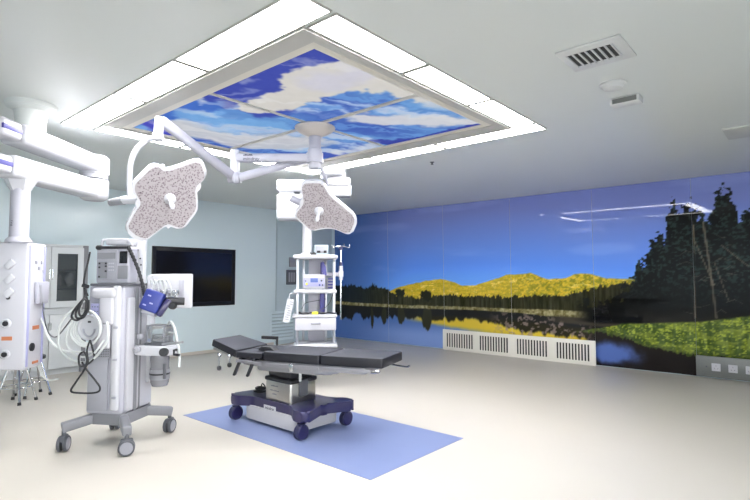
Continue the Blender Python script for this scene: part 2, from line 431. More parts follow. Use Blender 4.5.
# ============================================================ MURAL
def wl(pts):                       # traced points of the picture as metres along / up the wall
    q = [on_x(x, y, XM-.012) for x, y in pts]; q = sorted((YT-v.y, v.z) for v in q)
    return np.array([a for a, b in q]), np.array([b for a, b in q])
def paint_mural(S, Z):
    def line(pts): a, b = wl(pts); return np.interp(S, a, b)
    n1 = fbm(S*9, Z*9, 5)-.5; nh = fbm(S*30, Z*4+7, 4)-.5; nj = fbm(S*22+3, Z*22, 4)-.5
    hor = line([(333, 304), (470, 305), (560, 312), (640, 322), (750, 330)])
    t = np.clip((Z-hor)/1.9, 0, 1)
    c = np.zeros(S.shape+(3,))
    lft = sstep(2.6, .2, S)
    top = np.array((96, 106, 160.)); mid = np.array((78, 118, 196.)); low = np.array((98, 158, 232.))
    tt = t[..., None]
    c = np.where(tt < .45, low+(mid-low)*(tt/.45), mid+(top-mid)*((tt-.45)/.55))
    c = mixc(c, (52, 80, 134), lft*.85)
    c = mixc(c, (170, 186, 220), sstep(.52, .75, fbm(S*.6, Z*3+2, 4))*.12)
    # hills
    ridge = line([(333, 300), (385, 293), (395, 288), (410, 284), (425, 281), (440, 279), (450, 281), (462, 286), (476, 285), (495, 279), (505, 275),
                  (530, 273), (545, 279), (565, 278), (575, 274), (592, 274), (602, 278), (640, 280), (750, 282)])
    hc = np.zeros(S.shape+(3,))+np.array((176, 150, 44.))
    hc = mixc(hc, (146, 130, 34), sstep(.40, .66, fbm(S*6, Z*34, 5))*.7)
    hc = mixc(hc, (92, 96, 30), sstep(.5, .62, fbm(S*26, Z*30, 3))*sstep(4.0, 5.6, S)*.8)
    hc = mixc(hc, (206, 184, 100), sstep(.66, .76, fbm(S*7+20, Z*24, 4))*.7)
    hc = mixc(hc, (120, 116, 36), sstep(.10, .30, fbm(S*60, Z*46, 2)-.35)*sstep(.35, .0, Z-1.55)*.35)
    hc = hc+(nj*22)[..., None]
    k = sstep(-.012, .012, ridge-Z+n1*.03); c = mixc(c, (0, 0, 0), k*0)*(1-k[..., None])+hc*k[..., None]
    # belt of forest
    tips = .10*np.abs(vnoise(S*16, S*0+3)-.5)+.10*np.abs(vnoise(S*33, S*0+9)-.5)
    belt = line([(333, 286), (345, 288), (352, 287), (364, 290), (372, 287), (385, 291), (392, 296), (415, 300), (440, 297), (500, 299), (560, 298), (580, 294), (600, 289), (620, 286), (640, 283), (750, 270)])+tips
    rt = random.Random(12)
    con = [(341, 285, .5), (345, 284, .5), (349, 287, .6), (354, 289, .6), (360, 285, .5), (365, 287, .6), (372, 282, .32), (376, 287, .4), (384, 286, .5), (388, 289, .5), (399, 291, .5)]
    con += [(x, 298-rt.uniform(0, 2.5)-(max(0, x-560)*.10), .5) for x in [405+i*3.1+rt.uniform(-1, 1) for i in range(76)]]
    for px, py, sl_ in con:
        q = on_x(px, py, XM-.012); belt = np.maximum(belt, q.z-np.abs(S-(YT-q.y))/sl_*1.3+nj*.06)
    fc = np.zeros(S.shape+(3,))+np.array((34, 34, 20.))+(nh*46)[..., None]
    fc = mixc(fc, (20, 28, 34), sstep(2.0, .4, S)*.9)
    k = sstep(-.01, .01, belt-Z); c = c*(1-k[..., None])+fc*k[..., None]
    # lone round trees
    for (px, py, rr) in ((426, 296, .115), (400, 293, .085), (372, 287, .06), (385, 291, .07)):
        q = on_x(px, py, XM-.012); d = np.hypot((S-(YT-q.y))*.85, Z-q.z)+n1*.16+nj*.08
        c = mixc(c, (24, 26, 16), 1-sstep(rr-.015, rr+.015, d))
    # banks and shore
    s1 = line([(333, 301), (360, 303), (400, 305), (470, 307), (520, 309), (560, 310), (590, 312), (750, 322)])
    s2 = line([(333, 304), (360, 306), (400, 308), (470, 310), (520, 313), (545, 316), (580, 319), (640, 322), (750, 330)])
    bank = np.zeros(S.shape+(3,))+np.array((104, 98, 66.))+(nj*120)[..., None]+(nh*40)[..., None]
    k = sstep(-.01, .01, s1-Z+n1*.03); c = c*(1-k[..., None])+bank*k[..., None]
    # water
    dpt0 = np.clip((s2-Z), 0, 3)
    wat = np.zeros(S.shape+(3,))+np.array((66, 92, 146.))
    wat = mixc(wat, (124, 142, 186), sstep(.2, 2.4, S)*.6*sstep(.25, .6, dpt0))
    dpt = np.clip((s2-Z), 0, 3)
    yref = sstep(1.9, 2.8, S+n1*.5)*sstep(.1, .2, dpt)*(1-sstep(.34, .46, dpt+n1*.04+sstep(4, 2, S)*.16))*sstep(6.9, 6.2, S)
    wat = mixc(wat, (168, 146, 46), yref)
    low2 = sstep(3.6, 4.5, S)*sstep(.15, .3, dpt)*sstep(6.9, 6.2, S); wat = mixc(wat, (172, 150, 46), low2*.9)
    refl = .16+.10*vnoise(S*14, S*0+2)+.16*sstep(1.9, .5, S)*vnoise(S*7, S*0+5)+.12*sstep(3.9, 5.2, S)
    dk = 1-sstep(-.03, .03, dpt-refl+nh*.08)
    wat = mixc(wat, (18, 17, 14), dk*.93)
    for (px, py, rx, rz) in ((426, 318, .13, .26), (400, 315, .10, .20), (371, 318, .05, .24), (383, 316, .07, .2)):
        q = on_x(px, py, XM-.012); d = np.hypot((S-(YT-q.y))/rx, (Z-q.z)/rz)+nh*.5
        wat = mixc(wat, (36, 36, 26), 1-sstep(.9, 1.1, d))
    wat = mixc(wat, (118, 102, 96), sstep(.56, .66, fbm(S*16, Z*16, 4))*sstep(4.2, 4.8, S)*sstep(.35, .1, np.abs(dpt-.22))*.75)
    far = sstep(6.05, 6.4, S)                    # the dark pool on the right, with a blue gap of sky
    wat = mixc(wat, (16, 13, 13), far)
    q = on_x(606, 353, XM-.012); d = np.hypot((S-(YT-q.y))/.50, (Z-q.z)/.19)+n1*.5
    wat = mixc(wat, (66, 88, 146), (1-sstep(.45, 1.3, d))*.95)
    k = sstep(-.008, .008, s2-Z+n1*.02); c = c*(1-k[..., None])+wat*k[..., None]
    # dark undergrowth band right of centre, then the grass bank
    g0 = line([(560, 316), (580, 318), (600, 320), (640, 320), (700, 318), (750, 312)])
    k = sstep(5.4, 5.9, S)*sstep(-.02, .02, g0-Z)*sstep(-.02, .02, Z-(g0-.12)); c = mixc(c, (46, 42, 34), k)
    g1 = line([(560, 334), (600, 328), (625, 323), (680, 319), (700, 316), (750, 310)])+n1*.06
    g2 = line([(560, 333), (600, 332), (625, 339), (650, 348), (690, 356), (750, 360)])+nh*.12
    gc = np.zeros(S.shape+(3,))+np.array((84, 96, 34.))
    gc = mixc(gc, (50, 66, 26), sstep(.42, .6, fbm(S*9, Z*22, 5)))
    gc = mixc(gc, (122, 134, 44), sstep(.55, .7, fbm(S*34+9, Z*44, 4)))
    gc = mixc(gc, (40, 50, 24), sstep(.10, .0, Z-g2)*.7); gc = gc+(nh*40)[..., None]
    k = sstep(-.01, .01, g1-Z)*sstep(-.01, .01, Z-g2)*sstep(5.9, 6.2, S); c = c*(1-k[..., None])+gc*k[..., None]
    # tall dark pines on the right
    tree = line([(600, 304), (628, 288), (634, 279), (638, 262), (646, 262), (650, 246), (658, 232), (664, 240), (668, 212), (674, 206), (682, 212), (687, 203), (694, 209), (700, 216),
                 (707, 222), (712, 214), (716, 196), (722, 190), (730, 193), (736, 206), (739, 222), (743, 214), (750, 208), (765, 212), (800, 240), (850, 230)])
    q = wl([(632, 280)])[0][0]
    tree = tree+n1*.34+nj*.42
    k = sstep(-.012, .012, tree-Z)*sstep(-.02, .02, Z-(g0-.06))*sstep(5.9, 6.3, S)
    tc = np.zeros(S.shape+(3,))+np.array((12, 13, 13.))
    tc = mixc(tc, (32, 42, 40), sstep(.52, .66, fbm(S*24, Z*30, 5))*sstep(.9, 1.7, Z))
    c = c*(1-k[..., None])+tc*k[..., None]
    def stroke(a, b, wd, col, amt):
        nonlocal c
        p, q = on_x(*a, XM-.012), on_x(*b, XM-.012); ax, ay, bx, by = YT-p.y, p.z, YT-q.y, q.z
        vx, vy = bx-ax, by-ay; t = np.clip(((S-ax)*vx+(Z-ay)*vy)/(vx*vx+vy*vy), 0, 1)
        d = np.hypot(S-ax-t*vx, Z-ay-t*vy); c = mixc(c, col, (1-sstep(wd*.5, wd*1.3, d))*amt)
    for a, b, wd, am in (((693, 225), (695, 318), .008, .8), ((703, 222), (712, 285), .014, .75), ((712, 285), (716, 318), .014, .6), ((694, 240), (714, 285), .009, .65), ((721, 245), (748, 266), .009, .6),
                         ((714, 262), (728, 300), .008, .55)): stroke(a, b, wd, (92, 84, 72), am)
    rr = random.Random(3)
    for i in range(26):
        y = rr.uniform(224, 315); x = rr.choice((693, 694, 706, 712, 726)); L = rr.uniform(6, 18)*rr.choice((-1, -1, 1)); m_ = (x+L*.5, y+rr.uniform(-3, 1)); e_ = (x+L, y+rr.uniform(-4, 5))
        stroke((x, y), m_, .006, (78, 74, 66), .5); stroke(m_, e_, .005, (70, 66, 60), .45)
    return c
mural = thing('wall_mural', 'glossy glass mural of a lake, yellow hills and dark pines on the right wall', 'mural', (XM, YT, 0))
panes = [-.9, .55, 1.44, 2.92, 4.45, 5.98, 7.5, YT-.004]
zb = .012
for ya, yb in zip(panes, panes[1:]):
    dens = .018 if ya > .4 else .05
    ny = max(8, int((yb-ya-.004)/dens)); nz = int((H-zb)/(.014 if ya > .4 else .04))
    Yg, Zg = np.meshgrid(np.linspace(yb-.002, ya+.002, ny), np.linspace(zb, H-.003, nz), indexing='ij')
    cols = paint_mural(YT-Yg, Zg)
    P = np.stack([-.012+.052*(1-Zg/H), Yg-YT, Zg], -1)
    grid_mesh('glass_panel', P, cols, 'mural', mural, back=(.010, 0, 0))

# ============================================================ WALL FITTINGS
# low white return-air panel in front of the mural foot
vy0, vy1, vz1 = 2.90, 5.98, .425
vp = thing('return_air_panel', 'long low white panel with four slotted air grilles under the mural', 'air grille', (XM-.014, (vy0+vy1)/2, 0))
obj('backing', add_box(B(), (-.012, 0, vz1/2+.001), (.022, vy1-vy0, vz1-.002), bev=.004), 'airwhite', vp)
for (ya, yb) in ((5.89, 5.254), (5.12, 4.493), (4.333, 3.732), (3.578, 2.99)):
    yc = (ya+yb)/2-(vy0+vy1)/2; wv = ya-yb
    bm = B(); add_box(bm, (-.0245, yc, .213), (.003, wv, .285)); n = 11
    for i in range(n+1): add_box(bm, (-.029, yc-wv/2+wv*i/n, .213), (.008, wv/n*.42, .29), mi=1)
    for s in (-1, 1): add_box(bm, (-.029, yc, .213+s*.1475), (.008, wv+.024, .012), mi=1)
    obj('grille', bm, None, vp, mats=['slot', 'airwhite'], smooth=False)
# grey socket plate at right
sp = thing('socket_plate', 'long grey metal plate with white power sockets at the foot of the mural', 'socket plate', (XM-.014, .78, .18))
bm = B(); add_box(bm, (-.016, 0, 0), (.030, 1.32, .305), bev=.006); add_box(bm, (-.034, 0, 0), (.006, 1.2, .20), bev=.003)
obj('backing', bm, 'plategrey', sp)
obj('lock', add_cyl(B(), (-.037, .525, 0), (-.043, .525, 0), .012), 'dgrey', sp)
for i in range(5):
    yc = 1.185-.205*i-.78
    bm = B(); add_box(bm, (-.041, yc, 0), (.008, .112, .112), bev=.004)
    for dy, dz, a in ((0, .022, 0), (-.02, -.018, .6), (.02, -.018, -.6)): add_box(bm, (-.0462, yc+dy, dz), (.003, .005, .02), (a, 0, 0), mi=1)
    obj('socket', bm, None, sp, mats=['white', 'dgrey'], smooth=False)
# display screen set into the wall
dx0, dx1, dz0, dz1 = 4.388, 6.165, .935, 2.085
tv = thing('wall_display', 'large black framed screen set into the pale blue wall', 'display', ((dx0+dx1)/2, YT, (dz0+dz1)/2))
W2, H2 = (dx1-dx0)/2, (dz1-dz0)/2
bm = B()
for s in (-1, 1):
    add_box(bm, (s*(W2-.04), -.012, 0), (.08, .024, 2*H2), bev=.004); add_box(bm, (0, -.012, s*(H2-.04)), (2*W2-.16, .024, .08), bev=.004)
obj('bezel', bm, mat('display_bezel', (16, 17, 24), .35), tv)
obj('screen_glass', add_box(B(), (0, -.008, 0), (2*W2-.16, .012, 2*H2-.16)), 'screen', tv, smooth=False)
# return grille and wall boxes beside the tower
rg = thing('wall_return_grille', 'pale louvred grille low in the corner behind the equipment tower', 'air grille', (7.42, YT-.017, .42))
bm = B(); add_box(bm, (0, -.006, 0), (.68, .012, .66), bev=.004)
for i in range(8): add_box(bm, (0, -.018, -.26+i*.074), (.6, .02, .012), (.6, 0, 0), mi=1)
obj('louvre', bm, None, rg, mats=['wall', 'wall_seam'], smooth=False)
ic = thing('wall_intercom', 'dark framed control panel on the wall left of the tower', 'control panel', (7.67, YT-.017, 1.51))
obj('frame', add_box(B(), (0, -.012, 0), (.30, .024, .34), bev=.01), 'dgrey', ic)
bm = B()
for i in range(3): add_box(bm, (-.07+.07*i, -.026, 0), (.05, .006, .22), bev=.002)
obj('switch_bank', bm, 'lgrey', ic)
tag(obj('wall_thermostat', add_box(B(), (7.70, YT-.032, 1.86), (.20, .03, .22), bev=.01), 'lgrey'), 'small pale grey wall box above the dark control panel', 'control box')

# ceiling vent, detector, speaker, access panel
cv = thing('ceiling_vent', 'square ceiling air vent with dark parallel slots', 'air vent', (3.585, 1.10, H))
bm = B(); add_box(bm, (0, 0, -.008), (.40, .42, .016), bev=.006); obj('frame', bm, 'fixture', cv)
bm = B(); add_box(bm, (-.01, .01, -.0172), (.215, .30, .002)); obj('opening', bm, 'slot', cv, smooth=False)
bm = B()
for i in range(8): add_box(bm, (-.01, -.136+i*.0418, -.0215), (.225, .017, .007), (.5, 0, 0))
obj('blade', bm, 'fixture', cv, smooth=False)
sd = thing('smoke_detector', 'round white detector on the ceiling between vent and speaker box', 'smoke detector', (4.25, 1.18, H))
obj('base', add_lathe(B(), (0, 0, 0), (0, 0, -1), [(.10, 0), (.10, .012), (.092, .018)]), 'fixture', sd)
obj('sensor_dome', add_lathe(B(), (0, 0, -.018), (0, 0, -1), [(.085, 0), (.07, .022), (.04, .032), (0, .035)]), 'fixture', sd)
sb = thing('ceiling_speaker_box', 'small white rectangular box on the ceiling beyond the round detector', 'speaker', (4.66, 1.19, H))
obj('housing', add_box(B(), (0, 0, -.03), (.13, .23, .06), bev=.008), 'fixture', sb)
bm = B(); add_box(bm, (-.067, 0, -.032), (.004, .19, .04)); obj('grille', bm, 'plategrey', sb)
ap = thing('ceiling_access_hatch', 'faint rectangular hatch on the ceiling at the right edge', 'hatch', (6.55, .25, H))
obj('hatch_lid', add_box(B(), (0, 0, -.006), (.5, .9, .012), bev=.003), mat('hatch_grey', (196, 199, 196), .35), ap)
sn = obj('sprinkler_head', add_lathe(B(), (5.58, 3.835, H), (0, 0, -1), [(.03, 0), (.03, .006), (.012, .012), (.012, .03), (.022, .034), (0, .036)]), 'dgrey')
tag(sn, 'tiny dark ceiling sprinkler beyond the right tip light panels', 'sprinkler')

# ============================================================ CABINET
cb = thing('medical_cabinet', 'tall white cabinet with tinted glass upper doors behind the left pendant', 'cabinet', (2.2, 9.0, 0))
# local: x 0 at world 2.2 ; front at y=-.10
L0, L1 = -.46, 1.0
bm = B(); F0 = -.08
add_box(bm, ((L0+L1)/2, .10, 2.0), (L1-L0, .28, .04), bev=.004)
add_box(bm, ((L0+L1)/2, .10, .98), (L1-L0, .28, .10)); add_box(bm, ((L0+L1)/2, .12, .05), (L1-L0-.02, .24, .098))
add_box(bm, (L0+.015, .10, 1.0), (.03, .28, 1.98)); add_box(bm, ((L0+L1)/2, .23, 1.0), (L1-L0, .02, 1.98))
obj('body', bm, 'cabinet', cb, smooth=False)
bm = B(); add_box(bm, (L1-.035, .09, 1.0), (.075, .30, 2.03), bev=.004); obj('side_panel', bm, 'grey', cb)
bm = B()
for z in (1.32, 1.62): add_box(bm, ((L0+L1)/2-.03, .08, z), (L1-L0-.10, .24, .012))
obj('shelf', bm, 'lgrey', cb, smooth=False)
dw = (L1-.075-L0)/3
for i in range(3):
    xc = L0+dw*(i+.5)
    bm = B()
    for s in (-1, 1):
        add_box(bm, (xc+s*(dw/2-.045), F0, 1.505), (.085, .022, .94)); add_box(bm, (xc, F0, 1.505+s*.42), (dw-.17, .022, .10))
    d = obj('glass_door', bm, 'cabinet', cb, smooth=False)
    obj('pane', add_box(B(), (xc, F0, 1.505), (dw-.17, .006, .74)), 'cabglass' if 'cabglass' in M else 'glassy', d, smooth=False)
    hx = xc+(dw/2-.02)*(-1 if i == 2 else 1); bm = B(); add_tube(bm, [(hx, F0-.012, 1.47), (hx, F0-.035, 1.48), (hx, F0-.035, 1.63), (hx, F0-.012, 1.64)], .006, 8, smooth=False)
    obj('handle', bm, 'chrome', d)
    bm = B(); add_box(bm, (xc, F0, .515), (dw-.008, .022, .82), bev=.003); d = obj('lower_door', bm, 'cabinet', cb)
    bm = B(); add_tube(bm, [(hx, F0-.012, .70), (hx, F0-.035, .71), (hx, F0-.035, .80), (hx, F0-.012, .81)], .006, 8, smooth=False)
    obj('handle', bm, 'chrome', d)
# ------------------------------------------------------------ contents on its shelves
for k, (x, z, nm, lab) in enumerate(((.64, 1.345, 'wrapped_pack', 'crumpled white wrapped pack behind the right cabinet glass, left one'), (.82, 1.345, 'wrapped_pack', 'crumpled white wrapped pack behind the right cabinet glass, right one'))):
    bm = B(); bmesh.ops.create_icosphere(bm, subdivisions=3, radius=.085)
    for v in bm.verts: v.co = Vector((v.co.x*.8, v.co.y*.7, v.co.z*1.35))*(1+.12*math.sin(v.co.x*70+k)*math.cos(v.co.z*60))
    o = obj(nm, bm, 'paper'); o.location = (2.2+x-.04, 9.08, z+.105+.02*k); tag(o, lab, 'pack', 'packs in the cabinet')

# ============================================================ STOOLS (behind the left pendant)
def make_stool():
    t = thing('round_stool', 'x', 'stool', (0, 0, 0))
    obj('seat', add_lathe(B(), (0, 0, .46), (0, 0, 1), [(.12, 0), (.13, .01), (.13, .04), (.12, .05), (0, .052)]), 'black', t)
    for i in range(4):
        a = PI/4+i*PI/2; c, s = math.cos(a), math.sin(a)
        l = obj('leg', add_tube(B(), [(.08*c, .08*s, .46), (.10*c, .10*s, .38), (.205*c, .205*s, .02)], .013, 10, smooth=False), 'chrome', t)
        obj('rubber_foot', add_cyl(B(), (.199*c, .199*s, .035), (.208*c, .208*s, 0), .019, .021, 12), 'black', l)
    bm = B(); add_tube(bm, [(.155*math.cos(2*PI*i/24), .155*math.sin(2*PI*i/24), .19) for i in range(24)], .007, 8, smooth=False, closed=True)
    obj('foot_ring', bm, 'chrome', t); return t
def copy_tree(o, parent=None):
    c = o.copy(); COL.objects.link(c)
    if parent is not None: c.parent = parent
    for ch in o.children: copy_tree(ch, c)
    return c
s1_ = make_stool(); s2_ = copy_tree(s1_)
for o, loc, rz, lab in ((s1_, (1.87, 7.34, 0), .7, 'chrome legged stool at the left edge behind the pendant box'),
                        (s2_, (2.12, 7.62, 0), .1, 'chrome legged stool nearer the cabinet, right of the other stool')):
    o.location = loc; o.rotation_euler = (0, 0, rz); tag(o, lab, 'stool', 'chrome stools')

# ============================================================ LEFT CEILING PENDANT
elb = Vector((1.90, 5.12, 2.47)); cola = Vector((1.30, 5.25, 2.45)); cola_z = 2.47
colp = on_z(21.5, 168, 2.47); colp = Vector((colp.x, colp.y, 0))
elb = on_z(94, 190, 2.45)
mnt = on_z(30, 140, 2.72)
pd = thing('ceiling_pendant', 'white ceiling pendant with double arms and gas supply column at left', 'pendant', (colp.x, colp.y, 0), 0)
def rel(p): return Vector(p)-Vector((colp.x, colp.y, 0))
e_ = rel((elb.x, elb.y, 0)); m_ = rel((mnt.x, mnt.y, 0))
d1 = (e_-m_).normalized(); d2 = (e_).normalized()
bm = B(); add_beam(bm, m_-d1*.22+Vector((0, 0, 2.72)), e_+Vector((0, 0, 2.72)), .23, .17, .035, 0); obj('upper_arm', bm, 'white_b', pd)
bm = B(); add_beam(bm, Vector((0, 0, 2.45))-d2*.20, e_+Vector((0, 0, 2.45)), .22, .19, .035, 0); obj('lower_arm', bm, 'white_b', pd)
for nm, p, dd, z in (('end_cap', m_-d1*.22, d1, 2.72), ('end_cap', -d2*.20, d2, 2.45)):
    bm = B(); add_beam(bm, p-dd*.24+Vector((0, 0, z)), p-dd*.005+Vector((0, 0, z)), .20, .15, .03); c = obj(nm, bm, 'white', pd)
    bm = B(); add_beam(bm, p-dd*.235+Vector((0, 0, z)), p-dd*.01+Vector((0, 0, z)), .206, .04, .004); obj('blue_stripe', bm, 'purple', c)
bm = B(); add_lathe(bm, e_+Vector((0, 0, 2.335)), (0, 0, 1), [(.10, 0), (.13, .02), (.145, .05), (.145, .22)]); add_lathe(bm, e_+Vector((0, 0, 2.57)), (0, 0, 1), [(.135, 0), (.135, .05)])
add_lathe(bm, e_+Vector((0, 0, 2.615)), (0, 0, 1), [(.145, 0), (.145, .18), (.12, .205), (0, .206)])
obj('elbow_joint', bm, 'white_b', pd)
bm = B(); add_lathe(bm, m_+Vector((0, 0, 2.80)), (0, 0, 1), [(.12, 0), (.12, .10), (.13, .17), (.19, .20), (.20, H-2.80)]); obj('ceiling_cover', bm, 'ceil', pd)
bm = B(); add_lathe(bm, (0, 0, 2.26), (0, 0, 1), [(.075, 0), (.11, .06), (.13, .10), (0, .101)], 6); obj('column_collar', bm, 'white_b', pd)
bm = B(); add_cyl(bm, (0, 0, 1.80), (0, 0, 2.30), .075, .075, 28); add_lathe(bm, (0, 0, 1.81), (0, 0, 1), [(.105, 0), (.10, .02), (.077, .045)]); col_ = obj('column', bm, 'offwhite', pd)
# supply box: yaw as seen, near vertical edge toward the viewer
near = Vector(on_d(24, 369.5, 4.4)); near = rel((near.x, near.y, 0))
wr = Vector((.734, -.675, 0)); dr = Vector((.675, .734, 0))        # along the broad face, along the narrow face
BW, BD, bz0, bz1 = .40, .30, .70, 1.81
bx = Matrix((wr, dr, Vector((0, 0, 1)))).transposed()
ctr = near-wr*BW/2+dr*BD/2+Vector((0, 0, (bz0+bz1)/2))
bm = B(); add_box(bm, ctr, (BW, BD, bz1-bz0), bx, .02, 3); sbx = obj('supply_box', bm, 'white', pd)
def bl(u, v, z): return near-wr*(BW-u)+dr*v+Vector((0, 0, z))       # u along broad face from its far-left end, v into the depth
bm = B()
for v in (.03, BD-.03): add_box(bm, bl(BW+.002, v, (bz0+bz1)/2), (.012, .028, bz1-bz0-.05), bx, .004)
obj('trim_strip', bm, 'lilac', sbx)
def zpx(y, d=4.35): return 1.5-(y-277.6)/510*d
uP = lambda px: BW-(24-px)/510*4.4/.88
for y in (264, 279, 293):
    bm = B(); add_box(bm, bl(uP(10), -.014, zpx(y)), (.055, .03, .085), bx @ Euler((0, .8, 0)).to_matrix(), .01); obj('gas_outlet', bm, 'white_b', sbx)
obj('indicator', add_cyl(B(), bl(uP(9), .002, zpx(298)), bl(uP(9), -.012, zpx(298)), .016), 'black', sbx)
for y in (324, 355):
    bm = B(); c = bl(uP(8), .003, zpx(y)); add_lathe(bm, c, -dr, [(.042, 0), (.042, .014), (.032, .02), (.028, .012), (0, .012)]); k = obj('gas_socket', bm, 'white_b', sbx)
    obj('socket_core', add_lathe(B(), c-dr*.012, -dr, [(.022, 0), (.022, .012), (0, .013)]), 'black', k)
obj('label_plate', add_box(B(), bl(uP(9), -.002, zpx(339)), (.085, .006, .034), bx), 'orange', sbx)
vP = lambda px: (px-24)/510*4.45/.47
obj('label_plate', add_box(B(), bl(BW+.002, vP(32.5), zpx(328, 4.5)), (.006, .10, .034), bx), 'orange', sbx)
obj('label_plate', add_box(B(), bl(BW+.002, vP(33), zpx(363, 4.5)), (.006, .09, .022), bx), 'orange', sbx)
bm = B(); c = bl(BW, vP(29.5), zpx(347, 4.5)); add_lathe(bm, c, wr, [(.036, 0), (.036, .012), (0, .013)]); obj('gas_socket', bm, 'black', sbx)
bm = B(); add_box(bm, bl(BW+.02, vP(35), zpx(293, 4.5)), (.035, .18, .20), bx, .012, taper=(1.2, 1.05)); pk = obj('holder_tray', bm, 'offwhite', sbx)
bm = B(); add_box(bm, bl(BW+.042, vP(32), zpx(294, 4.5)), (.006, .03, .16), bx @ Euler((.2, 0, 0)).to_matrix()); obj('grip_slot', bm, 'lgrey', pk)
for px, y in ((31, 262), (36, 262), (33.5, 268), (38, 271)):
    obj('power_socket', add_box(B(), bl(BW+.003, vP(px), zpx(y, 4.5)), (.008, .03, .03), bx, .004), 'lgrey', sbx)
# small dark mark on the column
cm = Vector((0, 0, 0)); vd = Vector((-colp.x, -colp.y, 0)).normalized(); rt = Vector((-vd.y, vd.x, 0))*1
for k in range(3):
    bm = B(); add_box(bm, Vector((0, 0, 1.955+.018*k))+vd*.052-rt*.0535*1, (.02-.004*k, .008, .009), Matrix((rt, vd, Vector((0, 0, 1)))).transposed()); obj('column_mark', bm, 'ink', col_, smooth=False)

# ============================================================ SURGICAL LIGHT (central)
cm_ = Vector((3.45, 3.80, 0))
sl = thing('surgical_light', 'white two headed surgical light hanging from the middle of the sky picture', 'surgical light', (cm_.x, cm_.y, H))
def r2(p): return Vector(p)-Vector((cm_.x, cm_.y, H))
bm = B(); add_lathe(bm, (0, 0, -.016), (0, 0, -1), [(.20, 0), (.205, .012), (.195, .03), (.15, .06), (.10, .085), (.07, .10)], 40); obj('ceiling_canopy', bm, mat('warm_white', (200, 192, 186), .35), sl)
bm = B(); add_cyl(bm, (0, 0, -.10), (0, 0, -.44), .062, .062, 28); add_lathe(bm, (0, 0, -.24), (0, 0, -1), [(.064, 0), (.072, .01), (.072, .05), (.064, .06)]); obj('spindle', bm, 'offwhite', sl)
zA = 2.705-H
jA = r2(on_z(235, 158, 2.705)); jA.z = zA
bm = B(); add_beam(bm, (0, 0, zA), jA, .085, .085, .02, .03); add_lathe(bm, (0, 0, zA-.05), (0, 0, 1), [(.085, 0), (.085, .10)])
a1 = obj('first_arm', bm, 'offwhite', sl)
# lettering on the arm
dA = (jA-Vector((0, 0, zA))).normalized(); nA = Vector((0, 0, 1)).cross(dA)
if nA.dot(r2(EYE)-jA) < 0: nA = -nA
xt = Vector((0, 0, 1)).cross(nA)*1.0
tp = jA-dA*.17+nA*.0435
text_mesh('lettering', 'mindray', .05, 'ink', a1, basis(tp+Vector((0, 0, -.018)), xt, (0, 0, 1)), shear=.2)
worn_print('lettering', [.010, .014, .008, .016, .010, .014, .006], .016, 'ink', a1, basis(tp+Vector((0, 0, .022))-xt*.03, xt, (0, 0, 1)))
bm = B(); pj = jA; add_cyl(bm, pj+Vector((0, 0, .08)), pj+Vector((0, 0, -.24)), .045, .045, 20); obj('swivel', bm, 'white_b', sl)
jB = pj+Vector((0, 0, -.20))
up = r2(on_d(162, 121, 4.4))
bm = B(); add_beam(bm, jB, up, .075, .09, .03, .02); add_cyl(bm, jB+_R*.06, jB-_R*.06, .055); obj('spring_arm', bm, 'offwhite', sl)
dn = r2(on_d(157, 138, 4.4)); dn.x, dn.y = up.x-.02, up.y+.02
bm = B(); add_tube(bm, [up+Vector((-.01, .01, .03)), up+Vector((-.015, .015, -.02)), dn], .04, 14, smooth=False); add_lathe(bm, dn+Vector((0, 0, -.03)), (0, 0, 1), [(.03, 0), (.046, .01), (.046, .06), (.04, .07)])
obj('elbow', bm, 'white_b', sl)
c1, c2, c3 = r2(on_d(145, 141.5, 4.42)), r2(on_d(131, 162, 4.42)), r2(on_d(130, 199, 4.42))
bm = B(); add_tube(bm, [dn+Vector((0, 0, -.01)), r2(on_d(151, 138.5, 4.41)), c1, r2(on_d(137, 149, 4.42)), c2, r2(on_d(129.5, 180, 4.42)), c3], .024, 12); obj('yoke_tube', bm, 'white_b', sl)
def rounded(poly, r, k=4):
    out = []; n = len(poly)
    for i in range(n):
        p = Vector(poly[i]).to_2d() if len(poly[i]) > 2 else Vector(poly[i]); a = Vector(poly[i-1]); b = Vector(poly[(i+1) % n])
        da = (a-p); db = (b-p); rr = min(r, da.length*.42, db.length*.42); s = p+da.normalized()*rr; e = p+db.normalized()*rr
        for j in range(k+1):
            t = j/k; q = s*(1-t)**2+p*2*t*(1-t)+e*t*t; out.append((q.x, q.y))
    return out
def lamp_head(center, nrm, lobes, inner, parent, name='light_head'):
    """lobes: the outline of the face, inner: its scale"""
    nrm = nrm.normalized(); x = (_R-nrm*_R.dot(nrm)).normalized(); y = nrm.cross(x)
    m4 = Matrix.Translation(center) @ Matrix((x, y, nrm)).transposed().to_4x4()
    poly = [(px*inner, py*inner) for px, py in lobes]
    po = rounded(poly, .045, 4)
    bm = B(); add_prism(bm, po, -.075, 0, .022, 3, mat4=m4); hd = obj(name, bm, 'white_b', parent)
    pi_ = [(p[0]*.93, p[1]*.93) for p in po]
    bm = B(); add_prism(bm, pi_, -.004, .003, mat4=m4); obj('lens_face', bm, 'lampface', hd, smooth=False)
    bm = B(); add_lathe(bm, m4 @ Vector((0, 0, 0)), nrm, [(.05, 0), (.046, .015), (.030, .026), (.020, .045), (.017, .11), (.021, .22), (.016, .245), (0, .247)], 20); obj('handle', bm, 'white_b', hd)
    return hd, m4
cL = r2(on_d(170, 199, 4.28)); nL = (_R*.42-_U*.36-_F*.83)
hdL, mL = lamp_head(cL, nL, [(-90, -3), (-104, 42), (-99, 64), (-40, 112), (-20, 116), (-6, 98), (18, 97), (98, 118), (116, 112), (126, 62), (86, 30), (80, -48), (22, -113), (-18, -88), (-34, -92), (-98, -132), (-128, -112), (-148, -80), (-112, -28)], 1.12/425, sl)
back = cL-nL.normalized()*.10
